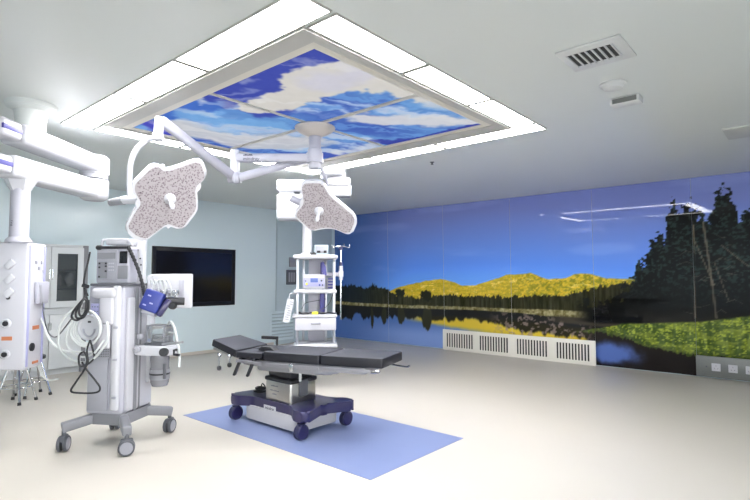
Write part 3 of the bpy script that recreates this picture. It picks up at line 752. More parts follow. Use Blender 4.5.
bm = B(); add_tube(bm, [c3, r2(on_d(142, 199, 4.40)), back], .030, 12, smooth=False); add_cyl(bm, r2(on_d(123, 200, 4.43)), r2(on_d(143, 199.5, 4.41)), .036); obj('head_joint', bm, 'white_b', sl)
bm = B(); add_cyl(bm, r2(on_d(110, 202.5, 4.46)), r2(on_d(124, 200.5, 4.43)), .030, .036); obj('brake_knob', bm, 'grey', sl)
# second arm, close under the spindle, dropping to the right head
jC = Vector((0, 0, -.385)); cR = r2(on_d(319, 211, 5.25)); nR = (_R*.02-_U*.42-_F*.85)
hdR, mR = lamp_head(cR, nR, [(-76, 120), (-62, 142), (12, 142), (30, 124), (52, 78), (168, -28), (172, -62), (150, -114), (124, -118), (66, -90), (20, -88), (-45, -102), (-112, -28), (-108, -6), (-70, 38)], 1.1/485, sl)
p1 = r2(on_d(322, 166, 5.3)); p2 = r2(on_d(327, 182, 5.42)); p3 = cR-nR.normalized()*.13+_R*.08
bm = B(); add_tube(bm, [jC+Vector((.01, -.01, .2)), r2(on_d(317.5, 150, 5.25)), r2(on_d(319.5, 166, 5.28)), p2, p3, cR-nR.normalized()*.07], .016, 10); obj('drop_arm', bm, 'offwhite', sl)
bm = B(); add_cyl(bm, r2(on_d(290, 197.5, 5.3)), r2(on_d(303, 204, 5.38)), .035, .035, 16); add_cyl(bm, r2(on_d(303, 204, 5.38)), cR-nR.normalized()*.08, .02); obj('side_handle', bm, 'offwhite', hdR)
jD = r2(on_d(243, 177, 5.0))
bm = B(); add_cyl(bm, r2(on_d(238, 178, 4.98)), r2(on_d(312, 157, 5.42)), .042, .042, 20); add_lathe(bm, r2(on_d(239, 178, 4.98)), (_F*-.3+_U*0+_R*-.9), [(.045, 0), (.055, .01), (.055, .04), (.03, .06), (0, .06)]); obj('second_arm', bm, 'offwhite', sl)

# ============================================================ RIGHT EQUIPMENT TOWER PENDANT
tw = on_d(315.5, 257, 7.2); TX, TY = tw.x, tw.y
yawT = math.atan2(_R.y, _R.x)+.10                     # its front roughly faces the table
tp_ = thing('equipment_tower', 'white ceiling hung tower of shelves with a drawer beside the mural', 'equipment tower', (TX, TY, 0), yawT)
PXM = 510/7.2
def T(px, y=0, dy=0.): return Vector(((px-315.5)/PXM, dy, 1.5-(y-277.6)/PXM))  # px offset, image row -> local (x right, y away, z)
def slab(bm, px0, px1, y0, y1, d0, d1, bev=.02):
    a, b = T(px0, y1), T(px1, y0); add_box(bm, ((a.x+b.x)/2, (d0+d1)/2, (a.z+b.z)/2), (b.x-a.x, d1-d0, b.z-a.z), None, bev, 3)
bm = B(); slab(bm, 294, 337.5, 255.3, 259.3, -.24, .24, .025); obj('top_shelf', bm, 'white_b', tp_)
bm = B(); slab(bm, 295, 336.5, 289, 292.8, -.23, .23, .02); obj('shelf', bm, 'white_b', tp_)
bm = B(); slab(bm, 294, 337, 313.2, 316, -.24, .24, .015); obj('shelf', bm, 'white_b', tp_)
bm = B(); slab(bm, 296.5, 336, 316, 328.5, -.23, .22, .02); dwr = obj('drawer', bm, 'white', tp_)
bm = B(); slab(bm, 312, 321, 320.5, 322.5, -.25, -.228, .006); obj('handle', bm, 'lgrey', dwr)
bm = B(); slab(bm, 295, 337.5, 341.5, 345, -.24, .24, .02); obj('bottom_shelf', bm, 'white_b', tp_)
bm = B(); slab(bm, 328, 337, 345, 349, -.24, -.10, .012); slab(bm, 297, 305, 345, 348, -.24, -.10, .012); obj('bumper', bm, 'black', tp_)
for px, dy in ((298.5, -.16), (334, -.12), (303.5, .17), (326, .17)):
    a, b = T(px, 345), T(px, 257); bm = B(); add_box(bm, (a.x, dy, (a.z+b.z)/2), (.035, .03, b.z-a.z), None, .004); obj('post', bm, 'alu', tp_)
a, b = T(315.5, 343), T(315.5, 257); bm = B(); add_box(bm, (.02, .20, (a.z+b.z)/2), (.24, .05, b.z-a.z), None, .01); obj('service_spine', bm, 'offwhite', tp_)
a = T(307, 257); bm = B(); add_cyl(bm, (a.x, 0, a.z), (a.x, 0, T(0, 218).z), .067, .067, 28); add_lathe(bm, (a.x, 0, a.z), (0, 0, 1), [(.13, 0), (.11, .03), (.07, .06)]); obj('column', bm, 'white_b', tp_)
bm = B(); slab(bm, 277.5, 312, 195.5, 220.5, -.17, .15, .03); add_box(bm, (T(287).x, 0, T(0, 190).z-.02), (.2, .2, .2)); obj('elbow_housing', bm, 'white_b', tp_)
bm = B(); slab(bm, 277, 315, 181, 192.5, -.14, .14, .03); slab(bm, 300, 351, 184.5, 196, -.10, .12, .02); obj('upper_arm', bm, 'white_b', tp_)
mx = T(338).x; bm = B(); slab(bm, 327, 350, 177.5, 186, -.13, .13, .03); add_cyl(bm, (mx, 0, T(0, 186).z), (mx, 0, H), .10, .12, 28); slab(bm, 320, 343, 168.8, 176, -.2, .2, .02)
obj('ceiling_mount', bm, 'white_b', tp_)
# blue panels on the right posts
for px0, px1, y0, y1 in ((320.5, 324.5, 262, 276), (320, 325, 292, 312)):
    bm = B(); slab(bm, px0, px1, y0, y1, .06, .12, .01); obj('blue_cable_channel', bm, 'purple', tp_)
bm = B(); slab(bm, 327, 333.5, 277, 289, -.02, .10, .01); so = obj('socket_block', bm, 'offwhite', tp_)
bm = B()
for i in range(4): slab(bm, 328, 333, 277.8+2.9*i, 279.6+2.9*i, -.03, -.015, .002)
obj('blue_socket', bm, 'purple', so, smooth=False)
bm = B(); a = T(322.5, 275); add_prism(bm, [(0, 0), (.06, .02), (.045, .14), (.0, .22)], -.01, .01, mat4=basis((a.x, -.12, a.z-.02), (1, 0, 0), (0, 0, 1))); obj('tool_holster', bm, 'purple', tp_)
# arm and infusion pole
bm = B(); a, b = T(322, 274), T(340.5, 274.5); add_beam(bm, (a.x, -.05, a.z), (b.x, -.05, b.z), .05, .055, .012); obj('pole_arm', bm, 'offwhite', tp_)
bx_, top, bot = T(340.8).x, T(0, 246).z, T(0, 319).z
bm = B(); add_cyl(bm, (bx_, -.05, bot), (bx_, -.05, top), .011, .011, 12); pol = obj('infusion_pole', bm, 'chrome', tp_)
bm = B(); add_cyl(bm, (bx_, -.05, T(0, 280).z), (bx_, -.05, T(0, 266).z), .028, .028, 16); add_box(bm, (bx_, -.05, T(0, 274).z), (.07, .07, .09), None, .01); obj('clamp', bm, 'white_b', pol)
bm = B(); add_cyl(bm, (bx_, -.05, T(0, 267).z), (bx_, -.05, T(0, 262).z), .021); add_cyl(bm, (bx_, -.05, T(0, 250).z), (bx_, -.05, T(0, 246).z), .024); obj('collar', bm, 'navy', pol)
for i in range(4):
    a = i*PI/2+.3; c, s = math.cos(a), math.sin(a)
    bm = B(); add_tube(bm, [(bx_, -.05, top), (bx_+.07*c, -.05+.07*s, top-.01), (bx_+.12*c, -.05+.12*s, top-.02), (bx_+.135*c, -.05+.135*s, top+.02)], .005, 8); obj('hook', bm, 'chrome', pol)
# left rail with rods
bm = B(); a, b = T(294, 292), T(294, 322); add_tube(bm, [(T(298).x, -.18, a.z-.02), (T(294).x, -.20, a.z-.01), (T(291.5).x, -.22, a.z-.02), (T(291).x, -.22, a.z-.08)], .008, 8); obj('hook_rail', bm, 'alu', tp_)
RT = Euler((0, 0, yawT)).to_matrix()
def TW(v): return RT @ Vector(v)+Vector((TX, TY, 0))
# hanging card (its own thing)
hc = thing('checklist_card', 'white printed card hanging from the left side of the tower', 'card', TW((T(290.5).x, -.25, T(0, 309).z)), yawT)
q = Euler((0, .22, .5)).to_matrix()
obj('sheet', add_box(B(), (0, 0, 0), (.10, .006, .32), q, .001), 'paper', hc, smooth=False)
bm = B(); rr = random.Random(2)
for i in range(9):
    add_box(bm, q @ Vector((rr.uniform(-.02, .02), -.0042, .12-.03*i)), (.05, .001, .008), q)
obj('printed_line', bm, 'grey', hc, smooth=False)
# electrosurgical unit on the middle shelf
zs = T(0, 289).z+.0005
eu = thing('electrosurgical_unit', 'white electrosurgical unit with small blue screen on the tower shelf', 'medical device', TW((T(316).x-.02, -.06, zs)), yawT)
obj('casing', add_box(B(), (0, 0, .105), (.30, .30, .20), None, .015, 3), 'white', eu)
bm = B(); add_box(bm, (0, -.152, .10), (.285, .008, .12), None, .003); obj('front_panel', bm, 'lilac', eu)
bm = B(); add_box(bm, (.0, -.158, .125), (.10, .008, .055), None, .002); obj('screen', bm, 'bluescreen', eu)
for x, z, m, r in ((-.10, .075, 'yellow', .016), (-.115, .115, 'dgrey', .010), (.10, .12, 'dgrey', .014), (.075, .06, 'blue', .012), (.115, .06, 'dgrey', .012)):
    obj('knob', add_cyl(B(), (x, -.155, z), (x, -.17, z), r), m, eu)
for x in (-.12, .12):
    for y in (-.12, .12): obj('foot', add_cyl(B(), (x, y, 0), (x, y, .008), .015), 'black', eu)
# small monitor outline on top shelf
zt = T(0, 255.3).z+.0005
mo = thing('small_monitor', 'small clear fronted device standing on top of the tower', 'medical device', TW((T(321.5).x, .05, zt)), yawT)
obj('casing', add_box(B(), (0, 0, .075), (.20, .14, .148), None, .012), 'wall_seam', mo)
obj('front_panel', add_box(B(), (0, -.071, .08), (.165, .006, .10), None, .003), 'lgrey', mo)
bm = B(); add_box(bm, (.05, -.076, .05), (.04, .01, .035), None, .005); add_box(bm, (-.04, -.076, .05), (.05, .01, .03), None, .005); obj('dial', bm, 'black', mo)
tag(obj('cable_bundle', add_tube(B(), [TW((T(x).x, y, z)) for x, y, z in ((310.5, -.05, zt+.03), (312, -.10, zt+.012), (314, -.09, zt+.03), (316, -.11, zt+.012), (313, -.13, zt+.012))], .011), 'black'), 'short black cable heap at the column foot on the tower top', 'cable')
# things on the drawer shelf
zd = T(0, 313.2).z+.0005
tag(obj('grey_tray', add_lathe(B(), TW((T(304).x, -.08, zd)), (0, 0, 1), [(.07, 0), (.085, .02), (.08, .024), (.068, .006), (0, .006)]), 'grey'), 'round grey dish on the shelf above the tower drawer', 'dish')
bm = B(); add_box(bm, (0, 0, .018), (.085, .06, .036), None, .006)
o = obj('yellow_box', bm, 'yellow'); o.location = TW((T(315.5).x, -.16, zd)); o.rotation_euler = (0, 0, yawT); tag(o, 'little yellow labelled box on the shelf above the drawer', 'box')
bm = B(); add_tube(bm, [TW((T(x).x, y, z)) for x, y, z in ((300, -.14, zd+.03), (303, -.19, zd+.012), (308, -.17, zd+.012), (312, -.12, zd+.02), (319, -.10, zd+.012), (324, -.16, zd+.012), (329, -.13, zd+.02), (334, -.15, zd+.012), (336, -.06, zd+.012))], .009)
tag(obj('coiled_cable', bm, 'black'), 'black cable lying along the shelf above the tower drawer', 'cable')
bm = B(); add_tube(bm, [TW((T(x).x, y, T(0, r).z)) for x, y, r in ((333, .0, 292.6), (331, -.02, 300), (327, -.02, 306), (322, -.04, 309), (320, -.06, 312))], .005)
add_tube(bm, [TW((T(x).x, y, T(0, r).z)) for x, y, r in ((326, .1, 299), (316, .10, 301), (306, .08, 303), (302, .06, 309))], .005)
tag(obj('hanging_lead', bm, 'dgrey'), 'thin dark leads hanging between the tower shelves', 'cable')

# ============================================================ OPERATING TABLE
ot = thing('operating_table', 'operating table with charcoal pads on a navy wheeled base', 'operating table', (3.47, 4.19, 0), 0)
# ---- base (axis aligned). castors at local (-.29,.53) (-.29,-.52) (.33,-.50) (.33,.53)
cast = [(-.285, .53), (-.285, -.52), (.33, -.50), (.33, .53)]
def hourglass(w_end, w_mid, l, k):
    return [(-w_end, -l), (-w_end+.05, -l-.03), (0, -l+.10), (w_end-.05, -l-.03), (w_end, -l), (w_end, -l+k), (w_mid, -l+k+.14), (w_mid, l-k-.14), (w_end, l-k), (w_end, l), (w_end-.05, l+.03), (0, l-.02), (-w_end+.05, l+.03), (-w_end, l), (-w_end, l-k), (-w_mid, l-k-.14), (-w_mid, -l+k+.14), (-w_end, -l+k)]
mb = Matrix.Translation((.022, 0, 0))
bm = B(); add_prism(bm, rounded(hourglass(.345, .25, .58, .13), .05, 4), .165, .265, .03, 3, mat4=mb); bs = obj('base', bm, 'navy', ot)
bm = B(); add_prism(bm, rounded([(-.27, -.42), (.28, -.42), (.28, .43), (-.27, .43)], .06), .035, .175, .012, 2, mat4=mb); obj('base_skirt', bm, 'skirt', bs)
for x, y in cast:
    bm = B()
    add_cyl(bm, (x, y-.026, .072), (x, y+.026, .072), .072, .072, 28); add_lathe(bm, (x, y, .05), (0, 0, 1), [(.02, 0), (.03, .06), (.04, .10)])
    cs = obj('castor', bm, 'navyw', ot)
    bm = B()
    for s in (-1, 1): add_lathe(bm, (x, y+s*.026, .072), (0, s, 0), [(.064, 0), (.06, .006), (.015, .009), (0, .009)])
    cs_ = obj('hub_cap', bm, 'navy', cs)
for (x, y), ang in zip(cast, (1.2, .9, .9, 1.2)): pass
# name label on the near side of the base
lp = obj('name_label', add_box(B(), (-.233, .02, .19), (.006, .19, .05), None, .002), 'paper', bs)
text_mesh('lettering', 'mindray', .045, 'ink', lp, basis((-.2368, .02, .188), (0, -1, 0), (0, 0, 1)))
# ---- column
cc = (-.03, -.06)
bm = B(); add_box(bm, (cc[0], cc[1], .355), (.34, .40, .22), None, .02, 3); col2 = obj('column_housing', bm, 'steel', ot)
for ws, z in (([.02, .012, .025, .015, .02, .01], .41), ([.015, .02, .01, .02, .014, .02, .012, .02], .365), ([.02, .014, .02, .012], .33)):
    worn_print('lettering', ws, .014, 'grey', col2, basis((cc[0]-.1712, cc[1]+.05, z), (0, -1, 0), (0, 0, 1)))
bm = B(); add_box(bm, (cc[0], cc[1], .475), (.36, .42, .045), None, .02, 3); obj('column_collar', bm, 'black', ot)
bm = B(); add_box(bm, (cc[0], cc[1], .55), (.30, .34, .12), None, .02, 3, taper=(1.1, 1.15)); obj('bellows', bm, 'black', ot)
bm = B(); add_box(bm, (cc[0]-.01, cc[1]-.205, .40), (.11, .02, .16), None, .004); obj('rear_slot', bm, 'dgrey', col2)
# cable heap on the base, at the head end
bm = B(); rr = random.Random(4); add_tube(bm, [(-.05+.07*math.cos(i*1.3)+rr.uniform(-.02, .02), .40+.09*math.sin(i*1.3), .268+.006*i) for i in range(10)], .010)
add_tube(bm, [(-.10, .36, .27), (-.06, .38, .36), (-.02, .36, .30), (-.06, .30, .27)], .006)
o = obj('hand_control_cable', bm, 'black'); o.location = (3.47, 4.19, 0); tag(o, 'black hand control cable heaped on the navy table base', 'cable')
# ---- top (rotated)
tt = math.radians(18); td = Vector((math.sin(tt), -math.cos(tt), 0)); tn = Vector((math.cos(tt), math.sin(tt), 0))
tc = Vector((3.41-3.47+.01, 4.02-4.19, 0))+td*.085
ztop = .775
RX = Matrix((td, tn, Vector((0, 0, 1)))).transposed()             # local s toward foot end, n away from viewer
def P(s, n, z): return tc+td*s+tn*n+Vector((0, 0, z))
def pad(poly, z0, z1, name, tilt=0., piv=0., zt=0.):
    # pad drawn in (s,n), tilted about an n axis at s=piv
    m4 = Matrix.Translation(tc+Vector((0, 0, 0))) @ RX.to_4x4() @ Matrix.Translation((piv, 0, zt)) @ Matrix.Rotation(tilt, 4, 'Y') @ Matrix.Translation((-piv, 0, -zt))
    bm = B(); add_prism(bm, rounded(poly, .02, 3), z0, z1, .012, 2, mat4=m4)
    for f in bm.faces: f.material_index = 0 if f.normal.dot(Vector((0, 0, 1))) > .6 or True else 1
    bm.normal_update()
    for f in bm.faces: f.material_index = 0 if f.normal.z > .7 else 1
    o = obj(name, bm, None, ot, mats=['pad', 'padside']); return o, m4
up_ = .035
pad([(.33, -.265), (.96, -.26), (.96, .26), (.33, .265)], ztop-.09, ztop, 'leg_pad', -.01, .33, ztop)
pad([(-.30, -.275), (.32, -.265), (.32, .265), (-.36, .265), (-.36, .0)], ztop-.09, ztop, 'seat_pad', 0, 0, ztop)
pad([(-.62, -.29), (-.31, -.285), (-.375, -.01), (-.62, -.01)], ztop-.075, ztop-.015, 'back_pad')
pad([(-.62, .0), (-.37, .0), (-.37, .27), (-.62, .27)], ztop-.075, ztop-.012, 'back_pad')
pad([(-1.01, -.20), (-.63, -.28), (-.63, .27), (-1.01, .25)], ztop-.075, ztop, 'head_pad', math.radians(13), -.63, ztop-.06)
# wedge bolster on the seat
bm = B(); a = P(-.33, -.13, ztop); add_prism(bm, [(-.10, 0), (.10, 0), (.05, .035), (-.06, .04)], -.05, .05, .006, mat4=basis(a+Vector((0, 0, -.004)), td, (0, 0, 1))); obj('bolster', bm, 'black', ot)
# frame under the pads
bm = B(); m4 = Matrix.Translation(tc) @ RX.to_4x4()
add_prism(bm, rounded([(-.60, -.20), (-.45, -.255), (.78, -.245), (.78, .245), (-.45, .255), (-.60, .20)], .03), ztop-.150, ztop-.093, .006, mat4=m4)
add_prism(bm, rounded([(-.42, -.22), (.30, -.22), (.42, -.12), (.42, .12), (.30, .22), (-.42, .22)], .04), ztop-.195, ztop-.14, .02, mat4=m4)
obj('top_frame', bm, 'satin', ot)
for n_ in (-.30, .30):
    bm = B(); add_beam(bm, P(-.25, n_, ztop-.115), P(.34, n_, ztop-.115), .012, .03, .003); add_beam(bm, P(.38, n_*.96, ztop-.115), P(.86, n_*.96, ztop-.11), .012, .03, .003)
    add_beam(bm, P(-.60, n_, ztop-.10), P(-.30, n_, ztop-.115), .012, .03, .003)
    for s in (-.5, -.1, .25, .5, .75): add_cyl(bm, P(s, n_*.6, ztop-.117), P(s, n_, ztop-.115), .009)
    obj('side_rail', bm, 'satin', ot)
bm = B(); add_beam(bm, P(-1.0, -.16, ztop+.0-.02), P(-.6, -.2, ztop-.10), .02, .02, .004); add_beam(bm, P(-1.0, .16, ztop-.02), P(-.6, .2, ztop-.10), .02, .02, .004); add_beam(bm, P(-.6, -.2, ztop-.12), P(-.4, -.2, ztop-.12), .02, .03, .004)
obj('head_bracket', bm, 'steel', ot)
bm = B(); add_tube(bm, [P(.72, -.24, ztop-.12), P(.88, -.26, ztop-.125), P(.93, -.26, ztop-.105), P(.90, -.28, ztop-.10)], .009, 8); obj('release_handle', bm, 'chrome', ot)
bm = B(); add_tube(bm, [P(.88, .10, ztop-.10), P(1.08, .02, ztop-.10), P(1.12, .0, ztop-.085)], .009, 8); obj('release_handle', bm, 'chrome', ot)
# hanging clamps and lever handles at the head end
for s, L in ((-.86, .13), (-.73, .09)):
    bm = B(); a = P(s, -.24, ztop-.05); add_cyl(bm, a, a+Vector((0, 0, -L)), .008); add_lathe(bm, a, (0, 0, -1), [(.02, 0), (.024, .02), (.014, .04)]); k = obj('clamp_rod', bm, 'chrome', ot)
    obj('clamp_knob', add_lathe(B(), a+Vector((0, 0, -L)), (0, 0, -1), [(.012, 0), (.022, .01), (.022, .035), (.012, .045)]), 'black', k)
for s in (-.58, -.42):
    a = P(s+.02, -.27, ztop-.07); b = P(s-.05, -.29, ztop-.25)
    bm = B(); add_beam(bm, a, b, .05, .026, .008); obj('lever_grip', bm, 'black', ot)
    bm = B(); add_cyl(bm, P(s+.02, -.22, ztop-.09), P(s+.02, -.28, ztop-.09), .016); obj('lever_pivot', bm, 'chrome', ot)
bm = B(); add_tube(bm, [P(-.60, .42, ztop+.045), P(-.60, .42, ztop-.10), P(-.60, .29, ztop-.10)], .012, 8, smooth=False); add_beam(bm, P(-.80, .41, ztop+.045), P(-.59, .42, ztop+.045), .03, .035, .006); obj('rear_rail', bm, 'black', ot)
bm = B(); add_beam(bm, P(.02, -.30, ztop-.13), P(.06, -.30, ztop-.13), .02, .07, .004); obj('rail_clamp', bm, 'chrome', ot)
obj('support_rod', add_cyl(B(), P(.08, -.20, ztop-.27), P(.08, -.20, ztop-.13), .014), 'chrome', ot)

# ============================================================ ANAESTHESIA MACHINE
th = math.radians(31)
AX, AY = 2.077, 4.90
am = thing('anaesthesia_machine', 'tall white anaesthesia machine on a four castor grey base', 'anaesthesia machine', (AX, AY, 0), th)
# local x away from viewer, y to the viewer's left
DA = 4.42
def Z(y, d=DA): return 1.5-(y-277.6)/510*d
# base : H of grey beams and castors
bm = B(); add_prism(bm, rounded([(-.20, -.17), (-.20, .17), (.20, .16), (.24, .05), (.24, -.12), (.20, -.17)], .04), .20, .30, .01, mat4=None); bs2 = obj('base', bm, 'grey', am)
for x, y, hx, hy in ((-.335, -.30, -.12, -.10), (-.335, .305, -.12, .12), (.32, .30, .12, .1), (.32, -.29, .12, -.10)):
    bm = B(); add_beam(bm, (hx, hy, .255), (x, y, .205), .075, .085, .014, .02); l = obj('castor_leg', bm, 'grey', bs2)
castm = [(-.335, -.30, -1.0), (-.335, .305, .35), (.32, .30, .4), (.32, -.29, .05)]
for x, y, a in castm:
    d = Vector((math.cos(a), math.sin(a), 0)); n = Vector((-d.y, d.x, 0)); c = Vector((x, y, .066))
    bm = B(); add_cyl(bm, (x, y, .12), (x, y, .18), .018); add_box(bm, c+Vector((0, 0, .045)), (.10, .05, .06), Matrix((d, n, Vector((0, 0, 1)))).transposed(), .015)
    k = obj('castor', bm, 'dgrey', am)
    for s in (-1, 1):
        bm = B(); add_lathe(bm, c+n*s*.012, n*s, [(.064, 0), (.066, .006), (.066, .022), (.058, .028), (.055, .022)], 28); wv = obj('castor_wheel', bm, 'dgrey', k)
        bm = B(); add_lathe(bm, c+n*s*.032, n*s, [(.052, 0), (.05, .006), (.02, .01), (0, .01)], 24); obj('hub', bm, 'lgrey', wv)
# body
bm = B(); add_box(bm, (.0, .03, .86), (.42, .36, 1.14), None, .03, 4); body = obj('body', bm, 'offwhite', am)
bm = B(); add_box(bm, (.0, -.166, .82), (.36, .03, 1.0), None, .008); obj('side_panel', bm, 'white', body)
bm = B(); add_box(bm, (-.075, -.183, .86), (.045, .012, 1.1), None, .004); add_box(bm, (-.015, -.183, .86), (.02, .012, 1.1), None, .004); obj('side_rail', bm, 'grey', body)
bm = B(); add_box(bm, (-.215, -.085, .88), (.05, .075, 1.10), None, .02, 3); obj('front_column', bm, 'white_b', body)
for z in (.45, .78, 1.06):
    bm = B(); add_box(bm, (-.245, -.10, z), (.02, .04, .022), None, .006); obj('rail_catch', bm, 'lgrey', body)
bm = B(); add_box(bm, (-.214, .085, .57), (.02, .20, .50), None, .01); lo = obj('lower_panel', bm, 'lgrey', body)
bm = B(); add_box(bm, (-.228, .03, .835), (.008, .14, .085))
for i in range(5):
    for j in range(6): add_box(bm, (-.2335, .03-.055+.022*j, .805+.015*i), (.003, .014, .006), mi=1)
obj('vent_grille', bm, None, body, mats=['lgrey', 'dgrey'], smooth=False)
bm = B(); add_box(bm, (-.215, .03, 1.36), (.10, .25, .10), None, .04, 4); add_box(bm, (-.22, .0, 1.21), (.07, .15, .26), None, .03, 3); obj('shoulder', bm, 'white', body)
bm = B(); add_box(bm, (-.226, .12, 1.20), (.01, .09, .14), None, .004); cp = obj('connector_panel', bm, 'lilac', body)
bm = B()
for i in range(3):
    for j in range(3): add_box(bm, (-.233, .095+.025*j, 1.16+.04*i), (.004, .010, .008))
obj('marking', bm, 'dgrey', cp, smooth=False)
bm = B(); add_box(bm, (-.235, .02, .98), (.045, .12, .22), None, .03, 3); obj('moulded_grip', bm, 'white', body)
bm = B(); add_box(bm, (0, .01, 1.437), (.44, .36, .022), None, .008); obj('top_tray', bm, 'dgrey', am)
bm = B()
for z in (.42, .52, .62, .72): add_box(bm, (-.1, .178, z), (.05, .012, .03), None, .004)
obj('side_clip', bm, 'lgrey', body)
# ring hose holder on the front
rc = Vector((-.30, .115, Z(328)))
bm = B(); add_lathe(bm, (-.225, rc.y, rc.z), (-1, 0, 0), [(.08, 0), (.08, .05), (.112, .055), (.112, .09), (.10, .094), (.09, .075), (0, .074)], 36); rg_ = obj('hose_ring', bm, 'white_b', am)
bm = B(); add_box(bm, (-.303, rc.y, rc.z+.05), (.006, .03, .018), None, .002); obj('latch', bm, 'black', rg_)
bm = B(); add_tube(bm, [(-.306, rc.y+.055*math.cos(t), rc.z+.065*math.sin(t)-.01) for t in np.linspace(PI*1.0, PI*2.0, 9)], .008); obj('grip', bm, 'lgrey', rg_)
# transparent hose coil + loops, one thing
def A(v): return Euler((0, 0, th)).to_matrix() @ Vector(v)+Vector((AX, AY, 0))
ho = thing('gas_hose', 'coiled white gas hose looping from the machine ring to the pendant', 'hose', A((-.33, rc.y, rc.z)), 0)
def hp(v): return Vector(v)-Vector(ho.location)
bm = B()
for k in range(3):
    R_ = .125+.010*k; add_tube(bm, [hp(A((-.325-.018*k, rc.y-.01+R_*math.cos(t), rc.z+(R_+.01)*math.sin(t)))) for t in np.linspace(0, 2*PI, 28, endpoint=False)], .010, 8, closed=True, k=2)
obj('hose_coil', bm, 'tube', ho)
bm = B()
def HP(x, y, d): return hp(on_d(x, y, d))
add_tube(bm, [HP(107, 322, 4.25), HP(108, 338, 4.2), HP(100, 352, 4.2), HP(88, 362, 4.25), HP(72, 360, 4.35), HP(60, 348, 4.4), HP(59, 330, 4.4), HP(66, 316, 4.4), HP(80, 304, 4.42), HP(86, 300, 4.44)], .010, 8)
add_tube(bm, [HP(104, 340, 4.25), HP(94, 353, 4.22), HP(82, 357, 4.3), HP(70, 350, 4.4), HP(66, 338, 4.4), HP(72, 322, 4.4), HP(84, 312, 4.44)], .008, 8)
add_tube(bm, [HP(96, 352, 4.25), HP(80, 352, 4.3), HP(62, 350, 4.4), HP(50, 340, 4.5), HP(44, 326, 4.6), HP(41, 318, 4.62)], .009, 8)
add_tube(bm, [HP(38, 366, 4.7), HP(42, 374, 4.72), HP(48, 380, 4.72), HP(58, 379, 4.7)], .009, 8)
obj('hose_loop', bm, 'tube', ho)
bm = B(); CB = lambda x, y, d: on_d(x, y, d)
add_tube(bm, [CB(84, 285, 4.42), CB(85, 296, 4.38), CB(79, 304, 4.36), CB(73, 312, 4.35), CB(72, 318, 4.35), CB(78, 320, 4.35), CB(85, 312, 4.35), CB(86, 300, 4.36), CB(81, 302, 4.34), CB(76, 312, 4.33), CB(77, 318, 4.33), CB(84, 317, 4.33), CB(88, 307, 4.36), CB(86, 296, 4.38), CB(83, 300, 4.33), CB(79, 310, 4.32), CB(81, 316, 4.32), CB(88, 311, 4.34), CB(89, 300, 4.38)], .009, 8)
tag(obj('power_cable_coil', bm, 'black'), 'black cable coiled and hung on the left side of the anaesthesia machine', 'cable')
bm = B(); add_tube(bm, [CB(90, 340, 4.24), CB(93, 350, 4.22), CB(94, 358, 4.22), CB(88, 364, 4.2), CB(80, 366, 4.2), CB(79, 356, 4.2), CB(84, 352, 4.2), CB(87, 360, 4.2), CB(84, 370, 4.2), CB(76, 382, 4.2), CB(71, 391, 4.2), CB(80, 393, 4.2), CB(96, 392.5, 4.2), CB(100, 388, 4.2), CB(95, 380, 4.2), CB(86, 369, 4.2), CB(82, 362, 4.2)], .008, 8)
add_tube(bm, [CB(90, 340, 4.24), CB(87, 350, 4.24), CB(88, 362, 4.22), CB(85, 368, 4.2)], .007, 8)
tag(obj('hanging_cable', bm, 'black'), 'black cable hanging in a triangle loop before the machine', 'cable')
bm = B(); add_tube(bm, [CB(42, 300, 4.62), CB(44, 316, 4.62), CB(48, 332, 4.6), CB(56, 337, 4.55), CB(66, 326, 4.5), CB(72, 318, 4.42)], .006, 8)
tag(obj('thin_cable', bm, 'dgrey'), 'thin dark cable sagging between pendant box and coiled cable', 'cable')
bm = B(); add_tube(bm, [CB(90, 252, 4.42), CB(88, 262, 4.42), CB(85, 274, 4.4), CB(84, 285, 4.42), CB(88, 296, 4.42)], .008, 8); add_box(bm, CB(85.5, 286, 4.4), (.05, .04, .03), (0, .3, .4), .006)
tag(obj('plug_lead', bm, 'black'), 'black lead and plug beside the left edge of the monitor unit', 'cable')
# ventilator / monitor unit on top
zt = 1.4485
vu = thing('ventilator_monitor', 'grey ventilator monitor unit with dark screen on top of the machine', 'monitor', A((0, .01, zt)), th)
obj('housing', add_box(B(), (-.10, -.0, .165), (.14, .33, .33), None, .02, 3), 'offwhite', vu)
bm = B(); add_box(bm, (-.172, .05, .165), (.012, .20, .28), None, .004); fp = obj('control_panel', bm, 'lgrey', vu)
bm = B(); add_box(bm, (-.181, .05, .25), (.006, .18, .055)); add_box(bm, (-.181, .085, .12), (.006, .09, .15)); obj('label_area', bm, 'grey', fp, smooth=False)
for y_, z_ in ((.115, .18), (.115, .145), (.115, .06), (.05, .18), (.05, .155), (.05, .11)): obj('button', add_box(B(), (-.187, y_, z_), (.01, .016, .016), None, .003), 'black', fp)
bm = B()
for y_ in (-.02, .0, .02): 
    for z_ in (.12, .15, .18): add_cyl(bm, (-.178, y_, z_), (-.186, y_, z_), .007, n=10)
obj('small_knob', bm, 'offwhite', fp)
bm = B(); add_box(bm, (-.174, -.115, .235), (.012, .075, .11), None, .004); obj('screen', bm, 'screen', vu)
bm = B(); add_box(bm, (-.176, -.115, .10), (.012, .10, .12), None, .004); obj('module_bay', bm, 'grey', vu)
bm = B(); add_beam(bm, (-.17, .14, .325), (-.17, -.15, .325), .03, .025, .008); add_lathe(bm, (-.17, .11, .325), (0, 1, 0), [(.016, 0), (.022, .01), (.022, .04), (.016, .05)]); obj('black_bar', bm, 'black', vu)
bm = B(); add_tube(bm, [(-.12, .15, .34), (-.13, .13, .39), (-.13, .10, .40), (-.13, -.10, .40), (-.13, -.14, .385), (-.12, -.17, .34)], .011, 10); add_box(bm, (-.06, -.01, .375), (.16, .22, .05), None, .015); obj('carry_handle', bm, 'white_b', vu)
